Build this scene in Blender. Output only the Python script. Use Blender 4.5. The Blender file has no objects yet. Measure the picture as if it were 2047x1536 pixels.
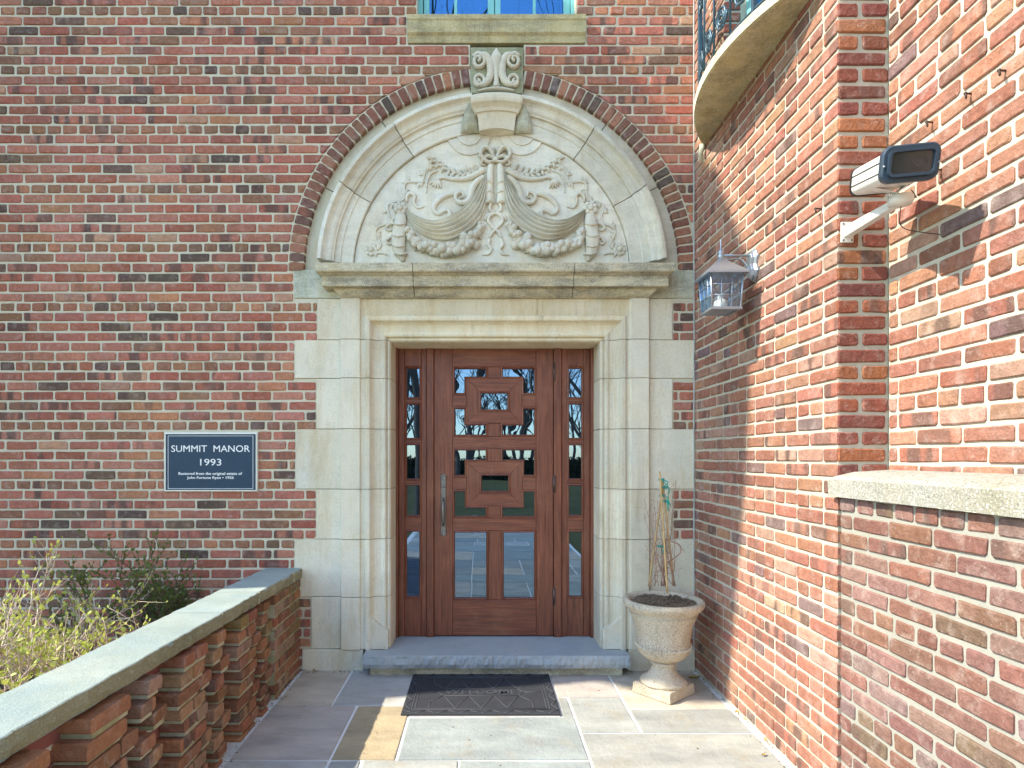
import bpy, bmesh, math, random
from mathutils import Vector, Matrix, Quaternion
import numpy as np

# ------------------------------------------------------------------ camera, sky, sun, exposure
SC = bpy.context.scene
F, D, HE, CX, CY = 1212.0, 4.137, 1.457, 962.0, 912.0      # lens in photo pixels, metres to the wall, eye height
cam_d = bpy.data.cameras.new('camera')
cam = bpy.data.objects.new('camera', cam_d)
SC.collection.objects.link(cam)
cam.location = (0, -D, HE)
cam.rotation_euler = (math.radians(90), 0, 0)
cam_d.sensor_width = 36.0
cam_d.lens = 36.0 * F / 2047.0
cam_d.shift_x = (1023.5 - CX) / 2047.0
cam_d.shift_y = (CY - 768.0) / 2047.0
cam_d.clip_start = 0.02
cam_d.clip_end = 500
SC.camera = cam

SUN_DIR = Vector((1.0, 0.20, -1.05)).normalized()
world = bpy.data.worlds.new('World')
SC.world = world
world.use_nodes = True
wn = world.node_tree.nodes
bg = wn['Background']
sky = wn.new('ShaderNodeTexSky')
sky.sky_type = 'NISHITA'
sky.sun_disc = False
sky.sun_elevation = math.asin(-SUN_DIR.z)
sky.sun_rotation = math.atan2(-SUN_DIR.x, -SUN_DIR.y)
sky.altitude = 50
sky.air_density = 1.0
sky.dust_density = 0.25
sky.ozone_density = 3.0
world.node_tree.links.new(sky.outputs[0], bg.inputs[0])
bg.inputs[1].default_value = 0.15
sun_d = bpy.data.lights.new('sun', 'SUN')
sun_d.energy = 2.0
sun_d.angle = math.radians(0.55)
sun_d.color = (1.0, 0.955, 0.90)
sun = bpy.data.objects.new('sun', sun_d)
SC.collection.objects.link(sun)
sun.rotation_euler = SUN_DIR.to_track_quat('-Z', 'Y').to_euler()
sun.location = (-8, -3, 10)
SC.view_settings.view_transform = 'Standard'
SC.view_settings.look = 'None'
SC.view_settings.gamma = 1.0
SC.view_settings.use_curve_mapping = False
SC.view_settings.exposure = 2.2
SC.view_settings.use_white_balance = True
SC.view_settings.white_balance_temperature = 7350
SC.view_settings.white_balance_tint = 6
SC.render.engine = 'CYCLES'
SC.cycles.use_denoising = True
SC.cycles.max_bounces = 8
SC.cycles.transparent_max_bounces = 12

RNG = random.Random(7)
COL = SC.collection

# ------------------------------------------------------------------ helpers
def X(px, y=0.0): return (px - CX) * (D + y) / F
def Z(py, y=0.0): return HE + (CY - py) * (D + y) / F
def W(px, py, y=0.0): return Vector((X(px, y), y, Z(py, y)))
def floor_pt(px, py):
    d = F * HE / (py - CY)
    return Vector(((px - CX) * d / F, d - D, 0.0))

class MB:
    """collects geometry for one mesh"""
    def __init__(s): s.v = []; s.f = []; s.sm = []
    def add(s, verts, faces, smooth=False):
        o = len(s.v)
        s.v.extend([tuple(p) for p in verts])
        for f in faces:
            s.f.append(tuple(i + o for i in f)); s.sm.append(smooth)
        return s
    def box(s, x0, x1, y0, y1, z0, z1, b=0.0):
        if x0 > x1: x0, x1 = x1, x0
        if y0 > y1: y0, y1 = y1, y0
        if z0 > z1: z0, z1 = z1, z0
        if b <= 0:
            v = [(x, y, z) for z in (z0, z1) for y in (y0, y1) for x in (x0, x1)]
            f = [(0, 2, 3, 1), (4, 5, 7, 6), (0, 1, 5, 4), (2, 6, 7, 3), (0, 4, 6, 2), (1, 3, 7, 5)]
            return s.add(v, f)
        b = min(b, (x1-x0)*.45, (y1-y0)*.45, (z1-z0)*.45)
        bm = bmesh.new()
        bmesh.ops.create_cube(bm, size=1.0)
        for vv in bm.verts:
            vv.co = Vector(((x0+x1)/2 + vv.co.x*(x1-x0), (y0+y1)/2 + vv.co.y*(y1-y0), (z0+z1)/2 + vv.co.z*(z1-z0)))
        bmesh.ops.bevel(bm, geom=list(bm.edges), offset=b, segments=2, profile=0.5, affect='EDGES')
        return s.bm(bm)
    def bm(s, bm, smooth=False, M=None):
        bm.verts.index_update()
        s.add([(M @ v.co if M else v.co) for v in bm.verts], [[v.index for v in f.verts] for f in bm.faces], smooth)
        bm.free()
        return s
    def prism(s, poly, M, h0, h1):
        """polygon of (u,v) extruded along w; M(u,v,w)->point"""
        n = len(poly)
        v = [M(u, w_, h0) for u, w_ in poly] + [M(u, w_, h1) for u, w_ in poly]
        f = [tuple(range(n))[::-1], tuple(range(n, 2*n))] + [(i, (i+1) % n, n+(i+1) % n, n+i) for i in range(n)]
        return s.add(v, f)
    def tube(s, pts, rad, seg=8, cap=True, smooth=True, flat=1.0, up=None):
        pts = [Vector(p) for p in pts]
        n = len(pts)
        if not hasattr(rad, '__len__'): rad = [rad]*n
        v = []; f = []
        nrm = None
        for i, p in enumerate(pts):
            t = (pts[min(i+1, n-1)] - pts[max(i-1, 0)])
            if t.length < 1e-9: t = Vector((0, 0, 1))
            t.normalize()
            if up is not None:
                nrm = Vector(up); nrm = nrm - t*nrm.dot(t); nrm.normalize()
            elif nrm is None:
                nrm = t.orthogonal().normalized()
            else:
                nrm = nrm - t*nrm.dot(t)
                nrm = nrm.normalized() if nrm.length > 1e-6 else t.orthogonal().normalized()
            bn = t.cross(nrm)
            for k in range(seg):
                a = 2*math.pi*k/seg
                v.append(p + (nrm*math.cos(a)*flat + bn*math.sin(a))*rad[i])
        for i in range(n-1):
            for k in range(seg):
                k2 = (k+1) % seg
                f.append((i*seg+k, i*seg+k2, (i+1)*seg+k2, (i+1)*seg+k))
        if cap:
            f.append(tuple(range(seg))[::-1]); f.append(tuple((n-1)*seg+k for k in range(seg)))
        return s.add(v, f, smooth)
    def lathe(s, prof, c, seg=40, smooth=True, mod=None):
        v = []; f = []
        for (r, z) in prof:
            for k in range(seg):
                a = 2*math.pi*k/seg
                rr = r*(mod(a, z) if mod else 1)
                v.append((c[0]+rr*math.cos(a), c[1]+rr*math.sin(a), c[2]+z))
        for i in range(len(prof)-1):
            for k in range(seg):
                k2 = (k+1) % seg
                f.append((i*seg+k, i*seg+k2, (i+1)*seg+k2, (i+1)*seg+k))
        return s.add(v, f, smooth)
    def ball(s, c, r, seg=10, rings=7, sc=(1, 1, 1), R=None):
        v = [];  f = []
        c = Vector(c)
        for i in range(rings+1):
            th = math.pi*i/rings
            for k in range(seg):
                a = 2*math.pi*k/seg
                p = Vector((r*sc[0]*math.sin(th)*math.cos(a), r*sc[1]*math.sin(th)*math.sin(a), r*sc[2]*math.cos(th)))
                if R is not None: p = R @ p
                v.append(c+p)
        for i in range(rings):
            for k in range(seg):
                k2 = (k+1) % seg
                f.append((i*seg+k, (i+1)*seg+k, (i+1)*seg+k2, i*seg+k2))
        return s.add(v, f, True)
    def loft(s, loops, cap=True, smooth=False):
        n = len(loops[0]); v = []; f = []
        for L in loops: v.extend(L)
        for i in range(len(loops)-1):
            for k in range(n):
                k2 = (k+1) % n
                f.append((i*n+k, i*n+k2, (i+1)*n+k2, (i+1)*n+k))
        if cap:
            f.append(tuple(range(n))[::-1]); f.append(tuple((len(loops)-1)*n+k for k in range(n)))
        return s.add(v, f, smooth)
    def build(s, name, mat, parent=None, bevel=0, fix=True):
        me = bpy.data.meshes.new(name)
        me.from_pydata(s.v, [], s.f)
        me.polygons.foreach_set('use_smooth', s.sm)
        if fix:
            b = bmesh.new(); b.from_mesh(me)
            if bevel:
                bmesh.ops.remove_doubles(b, verts=b.verts, dist=1e-5)
                es = [e for e in b.edges if len(e.link_faces) == 2 and e.calc_face_angle(0) > 0.5]
                bmesh.ops.bevel(b, geom=es, offset=bevel, segments=2, profile=0.5, affect='EDGES', clamp_overlap=True)
            bmesh.ops.recalc_face_normals(b, faces=b.faces)
            b.to_mesh(me); b.free()
        return link(name, me, mat, parent)

def link(name, me, mat, parent=None):
    if mat is not None: me.materials.append(mat)
    o = bpy.data.objects.new(name, me)
    COL.objects.link(o)
    if parent is not None: par(o, parent)
    return o

def wloc(o):
    l = Vector(o.location)
    while o.parent is not None:
        o = o.parent; l = l + Vector(o.location)
    return l
PW = {}
def par(o, p):
    o.parent = p
    if p.name not in PW: PW[p.name] = world_of(p)
    o.matrix_parent_inverse = Matrix.Translation(-PW[p.name])
def world_of(p):
    m = Vector(p.location)
    if p.parent is not None:
        m = world_of(p.parent) + p.matrix_parent_inverse.to_translation() + m
    return m

def thing(name, label, cat, loc=(0, 0, 0), group=None):
    o = bpy.data.objects.new(name, None)
    o.empty_display_size = 0.1
    COL.objects.link(o)
    o.location = loc
    return tag(o, label, cat, group)
def tag(o, label, cat, group=None):
    o['label'] = label; o['category'] = cat; o['kind'] = 'thing'
    if group: o['group'] = group
    return o
def struct(o, kind='structure'):
    o['kind'] = kind
    return o

# ------------------------------------------------------------------ materials
class NT:
    def __init__(s, name):
        s.m = bpy.data.materials.new(name); s.m.use_nodes = True
        s.t = s.m.node_tree; s.n = s.t.nodes; s.l = s.t.links
        s.p = s.n['Principled BSDF']; s.out = s.n['Material Output']
        s.geo = None
    def new(s, k, **kw):
        nd = s.n.new(k)
        for a, b in kw.items(): setattr(nd, a, b)
        return nd
    def pos(s):
        if s.geo is None: s.geo = s.new('ShaderNodeNewGeometry')
        return s.geo.outputs['Position']
    def scaled(s, vec, sc):
        n = s.new('ShaderNodeVectorMath', operation='MULTIPLY')
        s.l.new(vec, n.inputs[0]); n.inputs[1].default_value = sc
        return n.outputs[0]
    def noise(s, scale, detail=4, rough=0.55, vec=None, dist=0.0):
        n = s.new('ShaderNodeTexNoise')
        n.inputs['Scale'].default_value = scale; n.inputs['Detail'].default_value = detail
        n.inputs['Roughness'].default_value = rough; n.inputs['Distortion'].default_value = dist
        s.l.new(vec if vec is not None else s.pos(), n.inputs['Vector'])
        return n.outputs['Fac']
    def ramp(s, fac, a, b):
        n = s.new('ShaderNodeMapRange'); n.clamp = True
        s.l.new(fac, n.inputs[0]); n.inputs[1].default_value = a; n.inputs[2].default_value = b
        return n.outputs[0]
    def math(s, op, a, b=None):
        n = s.new('ShaderNodeMath', operation=op)
        for i, q in enumerate((a, b)):
            if q is None: continue
            if isinstance(q, (int, float)): n.inputs[i].default_value = q
            else: s.l.new(q, n.inputs[i])
        return n.outputs[0]
    def mix(s, fac, a, b, blend='MIX'):
        n = s.new('ShaderNodeMix', data_type='RGBA', blend_type=blend)
        for i, q in ((0, fac), (6, a), (7, b)):
            if isinstance(q, (int, float)): n.inputs[i].default_value = q
            elif isinstance(q, tuple): n.inputs[i].default_value = q if len(q) == 4 else q+(1,)
            else: s.l.new(q, n.inputs[i])
        return n.outputs[2]
    def bump(s, h, strength, dist=0.01):
        n = s.new('ShaderNodeBump'); n.inputs['Strength'].default_value = strength; n.inputs['Distance'].default_value = dist
        s.l.new(h, n.inputs['Height'])
        if s.p.inputs['Normal'].is_linked:
            s.l.new(s.p.inputs['Normal'].links[0].from_socket, n.inputs['Normal'])
        s.l.new(n.outputs[0], s.p.inputs['Normal'])
    def col(s, c):
        if isinstance(c, tuple): s.p.inputs['Base Color'].default_value = c if len(c) == 4 else c+(1,)
        else: s.l.new(c, s.p.inputs['Base Color'])
    def set(s, rough=None, metal=None, spec=None):
        if rough is not None: s.p.inputs['Roughness'].default_value = rough
        if metal is not None: s.p.inputs['Metallic'].default_value = metal
        if spec is not None: s.p.inputs['Specular IOR Level'].default_value = spec

def m_brick():
    t = NT('brick_clay')
    a = t.new('ShaderNodeAttribute', attribute_name='bcol')
    u = t.new('ShaderNodeAttribute', attribute_name='buv')
    band_v = t.scaled(u.outputs['Vector'], (13.0, 2.2, 37.0))
    band = t.noise(1.0, 1.5, 0.4, band_v)
    bandf = t.math('MULTIPLY', t.ramp(band, 0.47, 0.56), a.outputs['Alpha'])
    mott = t.noise(34, 6, 0.7)
    big = t.noise(5.5, 3)
    c = t.mix(t.ramp(mott, 0.32, 0.68), t.mix(1.0, a.outputs['Color'], (0.80, 0.77, 0.75), 'MULTIPLY'), t.mix(1.0, a.outputs['Color'], (1.22, 1.22, 1.22), 'MULTIPLY'))
    c = t.mix(bandf, c, (0.125, 0.078, 0.066))
    c = t.mix(t.ramp(big, 0.56, 0.8), c, t.mix(0.5, c, (0.36, 0.22, 0.18)))
    spk = t.ramp(t.noise(120, 2, 0.5), 0.64, 0.72)
    c = t.mix(t.math('MULTIPLY', spk, 0.22), c, (0.55, 0.46, 0.40))
    pit = t.ramp(t.noise(95, 3, 0.6), 0.37, 0.31)
    c = t.mix(t.math('MULTIPLY', pit, 0.45), c, (0.07, 0.04, 0.035))
    drift = t.noise(0.75, 5, 0.6)
    c = t.mix(t.ramp(drift, 0.35, 0.65), t.mix(1.0, c, (0.84, 0.82, 0.80), 'MULTIPLY'), t.mix(1.0, c, (1.12, 1.10, 1.08), 'MULTIPLY'))
    # lime haze left by the pointing
    t.col(t.mix(t.math('MULTIPLY', t.ramp(t.noise(15, 6, 0.7), 0.52, 0.74), 0.38), c, (0.55, 0.46, 0.40)))
    t.set(0.9, 0, 0.2)
    t.bump(t.noise(150, 5, 0.7), 0.6, 0.006)
    t.bump(t.noise(45, 5, 0.65), 0.7, 0.012)
    return t.m

def m_mortar(name, c1, c2, moss=0.0):
    t = NT(name)
    c = t.mix(t.noise(9, 5, 0.6), c1, c2)
    c = t.mix(t.math('MULTIPLY', t.ramp(t.noise(2.2, 4, 0.7), 0.52, 0.75), 0.45), c, (0.27, 0.26, 0.2))
    if moss: c = t.mix(t.math('MULTIPLY', t.ramp(t.noise(5, 4, 0.7), 0.45, 0.62), moss), c, (0.2, 0.19, 0.05))
    t.col(c); t.set(0.95, 0, 0.1)
    t.bump(t.noise(140, 5, 0.7), 0.7, 0.004)
    return t.m

def m_stone(name, a, b, stain=(0.2, 0.18, 0.1), stain_amt=0.4, speck=0.25, moss=0.25, bump=0.4, soot=0.0, cool=0.42, streak=0.0):
    t = NT(name)
    c = t.mix(t.ramp(t.noise(3.5, 6, 0.65), 0.32, 0.68), a, b)
    c = t.mix(t.math('MULTIPLY', t.ramp(t.noise(2.7, 6, 0.65, t.scaled(t.pos(), (1.0, 1.0, 0.7))), 0.46, 0.64), cool), c, t.mix(1.0, a, (0.78, 0.90, 1.08), 'MULTIPLY'))
    c = t.mix(t.math('MULTIPLY', t.ramp(t.noise(1.9, 8, 0.75, t.scaled(t.pos(), (2.6, 2.2, 0.55))), 0.49, 0.7), stain_amt), c, stain)
    c = t.mix(t.math('MULTIPLY', t.ramp(t.noise(2.6, 7, 0.75), 0.54, 0.7), moss), c, (0.24, 0.23, 0.08))
    if streak:
        st_n = t.math('MULTIPLY', t.ramp(t.noise(1.0, 6, 0.7, t.scaled(t.pos(), (11, 11, 0.9))), 0.56, 0.70), t.ramp(t.noise(2.3, 3), 0.42, 0.6))
        c = t.mix(t.math('MULTIPLY', st_n, streak), c, (0.30, 0.22, 0.11))
    if soot:
        c = t.mix(t.math('MULTIPLY', t.ramp(t.noise(6, 9, 0.8, t.scaled(t.pos(), (0.7, 1, 2.2))), 0.44, 0.6), soot), c, (0.12, 0.115, 0.105))
    sp = t.ramp(t.noise(130, 2, 0.6), 0.56, 0.68)
    c = t.mix(t.math('MULTIPLY', sp, speck), c, (0.85, 0.82, 0.76))
    sp2 = t.ramp(t.noise(115, 3, 0.6), 0.43, 0.33)
    c = t.mix(t.math('MULTIPLY', sp2, speck), c, (0.14, 0.125, 0.11))
    pk = t.ramp(t.noise(31, 5, 0.75), 0.68, 0.74)
    c = t.mix(t.math('MULTIPLY', pk, 0.35), c, (0.22, 0.18, 0.12))
    oi = t.new('ShaderNodeObjectInfo')
    c = t.mix(oi.outputs['Random'], t.mix(1.0, c, (0.86, 0.84, 0.80), 'MULTIPLY'), t.mix(1.0, c, (1.04, 1.04, 1.03), 'MULTIPLY'))
    t.col(c); t.set(0.88, 0, 0.2)
    t.bump(t.noise(170, 4, 0.65), bump, 0.005)
    t.bump(t.noise(24, 6, 0.65), bump*0.7, 0.008)
    return t.m

def m_plain(name, c, rough=0.6, metal=0.0, spec=0.4, var=0.12, nscale=30, bump=0.0, bscale=120):
    t = NT(name)
    lo = tuple(max(0, q*(1-var)) for q in c); hi = tuple(min(1, q*(1+var)) for q in c)
    t.col(t.mix(t.noise(nscale, 4), lo, hi)); t.set(rough, metal, spec)
    if bump: t.bump(t.noise(bscale, 4), bump, 0.003)
    return t.m

def m_wood():
    t = NT('stained_wood')
    a = t.new('ShaderNodeAttribute', attribute_name='grain')      # stretched coordinates per board
    g = t.noise(1.0, 6, 0.65, t.scaled(a.outputs['Vector'], (70, 60, 3.2)), 0.6)
    g2 = t.noise(1.0, 3, 0.6, t.scaled(a.outputs['Vector'], (260, 200, 7)))
    c = t.mix(t.ramp(g, 0.3, 0.72), (0.09, 0.023, 0.013), (0.285, 0.085, 0.040))
    c = t.mix(t.math('MULTIPLY', t.ramp(g2, 0.55, 0.7), 0.5), c, (0.07, 0.02, 0.013))
    c = t.mix(t.math('MULTIPLY', t.ramp(t.noise(2.6, 5, 0.7), 0.5, 0.72), 0.45), c, (0.30, 0.135, 0.07))
    wear = t.ramp(t.noise(26, 6, 0.8, t.scaled(t.pos(), (1, 1, 0.35))), 0.62, 0.74)
    c = t.mix(t.math('MULTIPLY', wear, 0.6), c, (0.42, 0.27, 0.2))
    t.col(c); t.set(0.42, 0, 0.45)
    t.bump(g2, 0.25, 0.002)
    return t.m

def m_glass(name, refl=0.45, tint=(0.16, 0.17, 0.18), wav=0.06, ws=6.0, sky_tint=(0.46, 0.70, 1.0)):
    t = NT(name)
    t.n.remove(t.p)
    tr = t.new('ShaderNodeBsdfTransparent'); tr.inputs[0].default_value = tint+(1,)
    gl = t.new('ShaderNodeBsdfGlossy'); gl.inputs['Roughness'].default_value = 0.006
    gl.inputs['Color'].default_value = sky_tint+(1,)  # blue of the reflected sky put into the gloss colour
    n = t.new('ShaderNodeTexNoise'); n.inputs['Scale'].default_value = ws; n.inputs['Detail'].default_value = 1.5
    t.l.new(t.pos(), n.inputs['Vector'])
    b = t.new('ShaderNodeBump'); b.inputs['Strength'].default_value = wav; b.inputs['Distance'].default_value = 0.03
    t.l.new(n.outputs['Fac'], b.inputs['Height']); t.l.new(b.outputs[0], gl.inputs['Normal'])
    fr = t.new('ShaderNodeFresnel'); fr.inputs[0].default_value = 1.5
    mx = t.new('ShaderNodeMath', operation='MULTIPLY_ADD'); mx.inputs[1].default_value = 1.0; mx.inputs[2].default_value = refl
    mx.use_clamp = True
    t.l.new(fr.outputs[0], mx.inputs[0])
    ms = t.new('ShaderNodeMixShader')
    t.l.new(mx.outputs[0], ms.inputs[0]); t.l.new(tr.outputs[0], ms.inputs[1]); t.l.new(gl.outputs[0], ms.inputs[2])
    t.l.new(ms.outputs[0], t.out.inputs[0])
    return t.m

def m_flag():
    t = NT('bluestone_flag')
    a = t.new('ShaderNodeAttribute', attribute_name='scol')
    c = t.mix(t.ramp(t.noise(2.6, 6, 0.65, t.scaled(t.pos(), (1, 2.4, 1))), 0.3, 0.72), t.mix(1.0, a.outputs['Color'], (0.72, 0.72, 0.73), 'MULTIPLY'), t.mix(1.0, a.outputs['Color'], (1.16, 1.16, 1.13), 'MULTIPLY'))
    c = t.mix(t.math('MULTIPLY', t.ramp(t.noise(5, 6, 0.75), 0.52, 0.72), 0.5), c, (0.33, 0.27, 0.18))
    c = t.mix(t.math('MULTIPLY', t.ramp(t.noise(90, 3), 0.66, 0.76), 0.35), c, (0.14, 0.13, 0.12))
    t.col(c); t.set(0.7, 0, 0.3)
    t.bump(t.noise(9, 7, 0.75), 0.7, 0.02)
    t.bump(t.noise(120, 3), 0.25, 0.003)
    return t.m

def m_leaf(name, a, b, trans=0.35):
    t = NT(name)
    oi = t.noise(22, 2)
    c = t.mix(t.ramp(oi, 0.3, 0.7), a, b)
    t.col(c); t.set(0.5, 0, 0.35)
    tl = t.new('ShaderNodeBsdfTranslucent'); t.l.new(c, tl.inputs[0])
    ms = t.new('ShaderNodeMixShader'); ms.inputs[0].default_value = trans
    t.l.new(t.p.outputs[0], ms.inputs[1]); t.l.new(tl.outputs[0], ms.inputs[2]); t.l.new(ms.outputs[0], t.out.inputs[0])
    return t.m

MT = dict(
    brick=m_brick(),
    mortar=m_mortar('lime_mortar', (0.56, 0.495, 0.36), (0.66, 0.605, 0.46)),
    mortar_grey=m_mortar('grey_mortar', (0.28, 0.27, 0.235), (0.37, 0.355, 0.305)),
    mortar_side=m_mortar('side_mortar', (0.47, 0.435, 0.34), (0.56, 0.525, 0.42)),  # front-wall mortar again, darkened to hold back the sunlight
    mortar_moss=m_mortar('mossy_mortar', (0.42, 0.37, 0.24), (0.52, 0.46, 0.33), 0.6),
    joint=m_mortar('white_joint', (0.66, 0.66, 0.66), (0.78, 0.77, 0.75)),
    stone=m_stone('limestone', (0.70, 0.62, 0.46), (0.77, 0.72, 0.59), stain=(0.54, 0.41, 0.21), stain_amt=0.65, moss=0.2, speck=0.24, streak=0.45),
    stone_pale=m_stone('carved_limestone', (0.72, 0.66, 0.52), (0.79, 0.75, 0.63), stain=(0.56, 0.44, 0.25), stain_amt=0.55, streak=0.3, moss=0.14, speck=0.2, bump=0.4, soot=0.18),
    stone_weather=m_stone('weathered_limestone', (0.62, 0.54, 0.35), (0.72, 0.65, 0.47), stain=(0.44, 0.34, 0.15), stain_amt=0.6, moss=0.3, speck=0.55, soot=0.6, bump=0.8),
    stone_yellow=m_stone('lichen_limestone', (0.58, 0.47, 0.23), (0.70, 0.62, 0.38), stain=(0.26, 0.18, 0.06), stain_amt=0.75, moss=0.5, speck=0.35, soot=0.4, bump=0.7),
    stone_green=m_stone('mossy_limestone', (0.52, 0.51, 0.38), (0.66, 0.64, 0.52), stain=(0.30, 0.28, 0.10), stain_amt=0.7, moss=0.6, speck=0.3, soot=0.4, streak=0.5),
    stone_warm=m_stone('ochre_limestone', (0.70, 0.60, 0.40), (0.76, 0.69, 0.52), stain=(0.54, 0.37, 0.15), stain_amt=0.65, moss=0.2, speck=0.2, streak=0.65),
    stone_olive=m_stone('algae_limestone', (0.30, 0.30, 0.17), (0.42, 0.41, 0.27), stain=(0.2, 0.2, 0.07), stain_amt=0.7, moss=0.5, speck=0.2, soot=0.4),
    concrete=m_stone('aggregate_coping', (0.35, 0.335, 0.285), (0.43, 0.42, 0.37), stain=(0.26, 0.24, 0.15), stain_amt=0.4, moss=0.2, speck=0.75, bump=1.0),
    bluestone=m_stone('bluestone', (0.31, 0.345, 0.365), (0.39, 0.42, 0.43), stain=(0.38, 0.34, 0.26), stain_amt=0.25, moss=0.05, speck=0.12, bump=0.5),
    copestone=m_stone('coping_slab', (0.26, 0.32, 0.305), (0.35, 0.41, 0.39), stain=(0.34, 0.33, 0.24), stain_amt=0.3, moss=0.12, speck=0.15, bump=0.6),
    urn=m_stone('cast_stone', (0.60, 0.50, 0.36), (0.74, 0.65, 0.51), stain=(0.25, 0.19, 0.11), stain_amt=0.5, moss=0.08, speck=0.75, bump=1.0),
    copestone_edge=m_stone('split_coping_edge', (0.27, 0.24, 0.14), (0.36, 0.32, 0.2), stain=(0.17, 0.15, 0.09), stain_amt=0.6, moss=0.3, speck=0.25, bump=1.0),
    wood=m_wood(),
    glass=m_glass('door_glass', 0.20, wav=0.03, ws=5.0),
    flat_glass=m_glass('plate_glass', 0.20, wav=0.012, ws=3.0),
    win_glass=m_glass('window_glass', 0.30, sky_tint=(0.16, 0.52, 1.0), wav=0.02, ws=3.0),
    lamp_glass=m_glass('lantern_glass', 0.1, (0.85, 0.88, 0.9), wav=0.3, ws=60),
    flag=m_flag(),
    dark=m_plain('dark_interior', (0.02, 0.02, 0.022), 0.9),
    pewter=m_plain('pewter', (0.2, 0.18, 0.17), 0.38, 0.85, var=0.3, nscale=60),
    steel=m_plain('hinge_steel', (0.12, 0.09, 0.08), 0.4, 0.7),
    zinc=m_plain('painted_lantern_metal', (0.36, 0.41, 0.46), 0.36, 0.75, var=0.15, nscale=80, bump=0.2),
    teal=m_plain('teal_paint', (0.2, 0.52, 0.5), 0.45, var=0.15, nscale=14),
    navy=m_plain('navy_enamel', (0.017, 0.043, 0.076), 0.45, 0.2, var=0.2),
    brass=m_plain('silver_trim', (0.72, 0.7, 0.62), 0.4, 0.3),
    white=m_plain('white_lettering', (0.85, 0.85, 0.82), 0.5, var=0.03),
    rubber=m_plain('black_rubber', (0.026, 0.028, 0.034), 0.75, var=0.35, nscale=14, bump=0.5, bscale=200),
    rubber_worn=m_plain('worn_rubber', (0.05, 0.053, 0.062), 0.65, var=0.3, nscale=20),
    cam_white=m_plain('camera_paint', (0.72, 0.71, 0.66), 0.35, 0.1, var=0.05),
    cam_blue=m_plain('camera_bezel', (0.03, 0.05, 0.075), 0.35, 0.1),
    cam_dark=m_plain('camera_window', (0.035, 0.035, 0.034), 0.12, 0.0, spec=0.6),
    black=m_plain('black_rubber_trim', (0.015, 0.015, 0.016), 0.5),
    iron=m_plain('painted_iron', (0.055, 0.1, 0.13), 0.4, 0.4, var=0.3, nscale=50),
    rust=m_plain('rusty_iron', (0.07, 0.045, 0.035), 0.8, 0.3),
    soil=m_plain('potting_soil', (0.17, 0.125, 0.085), 0.95, var=0.6, nscale=70, bump=1.0, bscale=90),
    bed=m_plain('bed_soil', (0.09, 0.065, 0.045), 0.95, var=0.4, nscale=12, bump=1.0, bscale=40),
    bamboo=m_plain('bamboo', (0.5, 0.33, 0.15), 0.5, var=0.25, nscale=40),
    vine=m_plain('dry_vine', (0.36, 0.22, 0.16), 0.8, var=0.4, nscale=40),
    tie=m_plain('green_tie', (0.0, 0.32, 0.24), 0.5),
    twig=m_plain('twig_bark', (0.55, 0.43, 0.34), 0.8, var=0.35, nscale=25),
    twig_dark=m_plain('dark_twig_bark', (0.17, 0.11, 0.085), 0.85, var=0.35, nscale=25),
    leaf=m_leaf('spring_leaf', (0.38, 0.44, 0.08), (0.56, 0.60, 0.16)),
    leaf_dark=m_leaf('shade_leaf', (0.10, 0.16, 0.04), (0.20, 0.27, 0.07)),
    leaf_dry=m_leaf('dry_leaf', (0.4, 0.25, 0.07), (0.5, 0.36, 0.12), 0.15),
    bark=m_plain('tree_bark', (0.11, 0.09, 0.075), 0.9, var=0.4, nscale=8, bump=1, bscale=25),
    paper=m_plain('paper', (0.8, 0.8, 0.78), 0.7, var=0.03),
    ink=m_plain('printed_ink', (0.06, 0.06, 0.06), 0.6),
    cloth=m_plain('white_curtain', (0.75, 0.78, 0.8), 0.8, var=0.05),
    slate=m_plain('caster_slate', (0.12, 0.12, 0.13), 0.7, var=0.3),
    caulk=m_plain('grey_caulk', (0.42, 0.42, 0.39), 0.7, var=0.12, nscale=15),
)
def m_ground():
    t = NT('lawn_ground')
    c = t.mix(t.noise(0.7, 6), (0.07, 0.09, 0.03), (0.14, 0.13, 0.06))
    t.col(t.mix(t.ramp(t.noise(30, 3), 0.4, 0.7), c, (0.12, 0.1, 0.05))); t.set(0.95, 0, 0.1)
    t.bump(t.noise(40, 4), 0.8, 0.05)
    return t.m
MT['ground'] = m_ground()
def m_house():
    t = NT('far_brickwork')
    b = t.new('ShaderNodeTexBrick')
    b.inputs['Scale'].default_value = 4.7; b.inputs['Color1'].default_value = (0.28, 0.1, 0.08, 1); b.inputs['Color2'].default_value = (0.2, 0.07, 0.06, 1)
    b.inputs['Mortar'].default_value = (0.5, 0.46, 0.38, 1); b.inputs['Row Height'].default_value = 0.32; b.inputs['Brick Width'].default_value = 1.0; b.inputs['Mortar Size'].default_value = 0.04
    cb = t.new('ShaderNodeCombineXYZ'); sp = t.new('ShaderNodeSeparateXYZ'); t.l.new(t.pos(), sp.inputs[0])
    t.l.new(t.math('ADD', sp.outputs[0], sp.outputs[1]), cb.inputs[0]); t.l.new(sp.outputs[2], cb.inputs[1])
    t.l.new(cb.outputs[0], b.inputs['Vector']); t.col(b.outputs['Color']); t.set(0.9, 0, 0.2)
    return t.m
MT['house'] = m_house()

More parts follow.
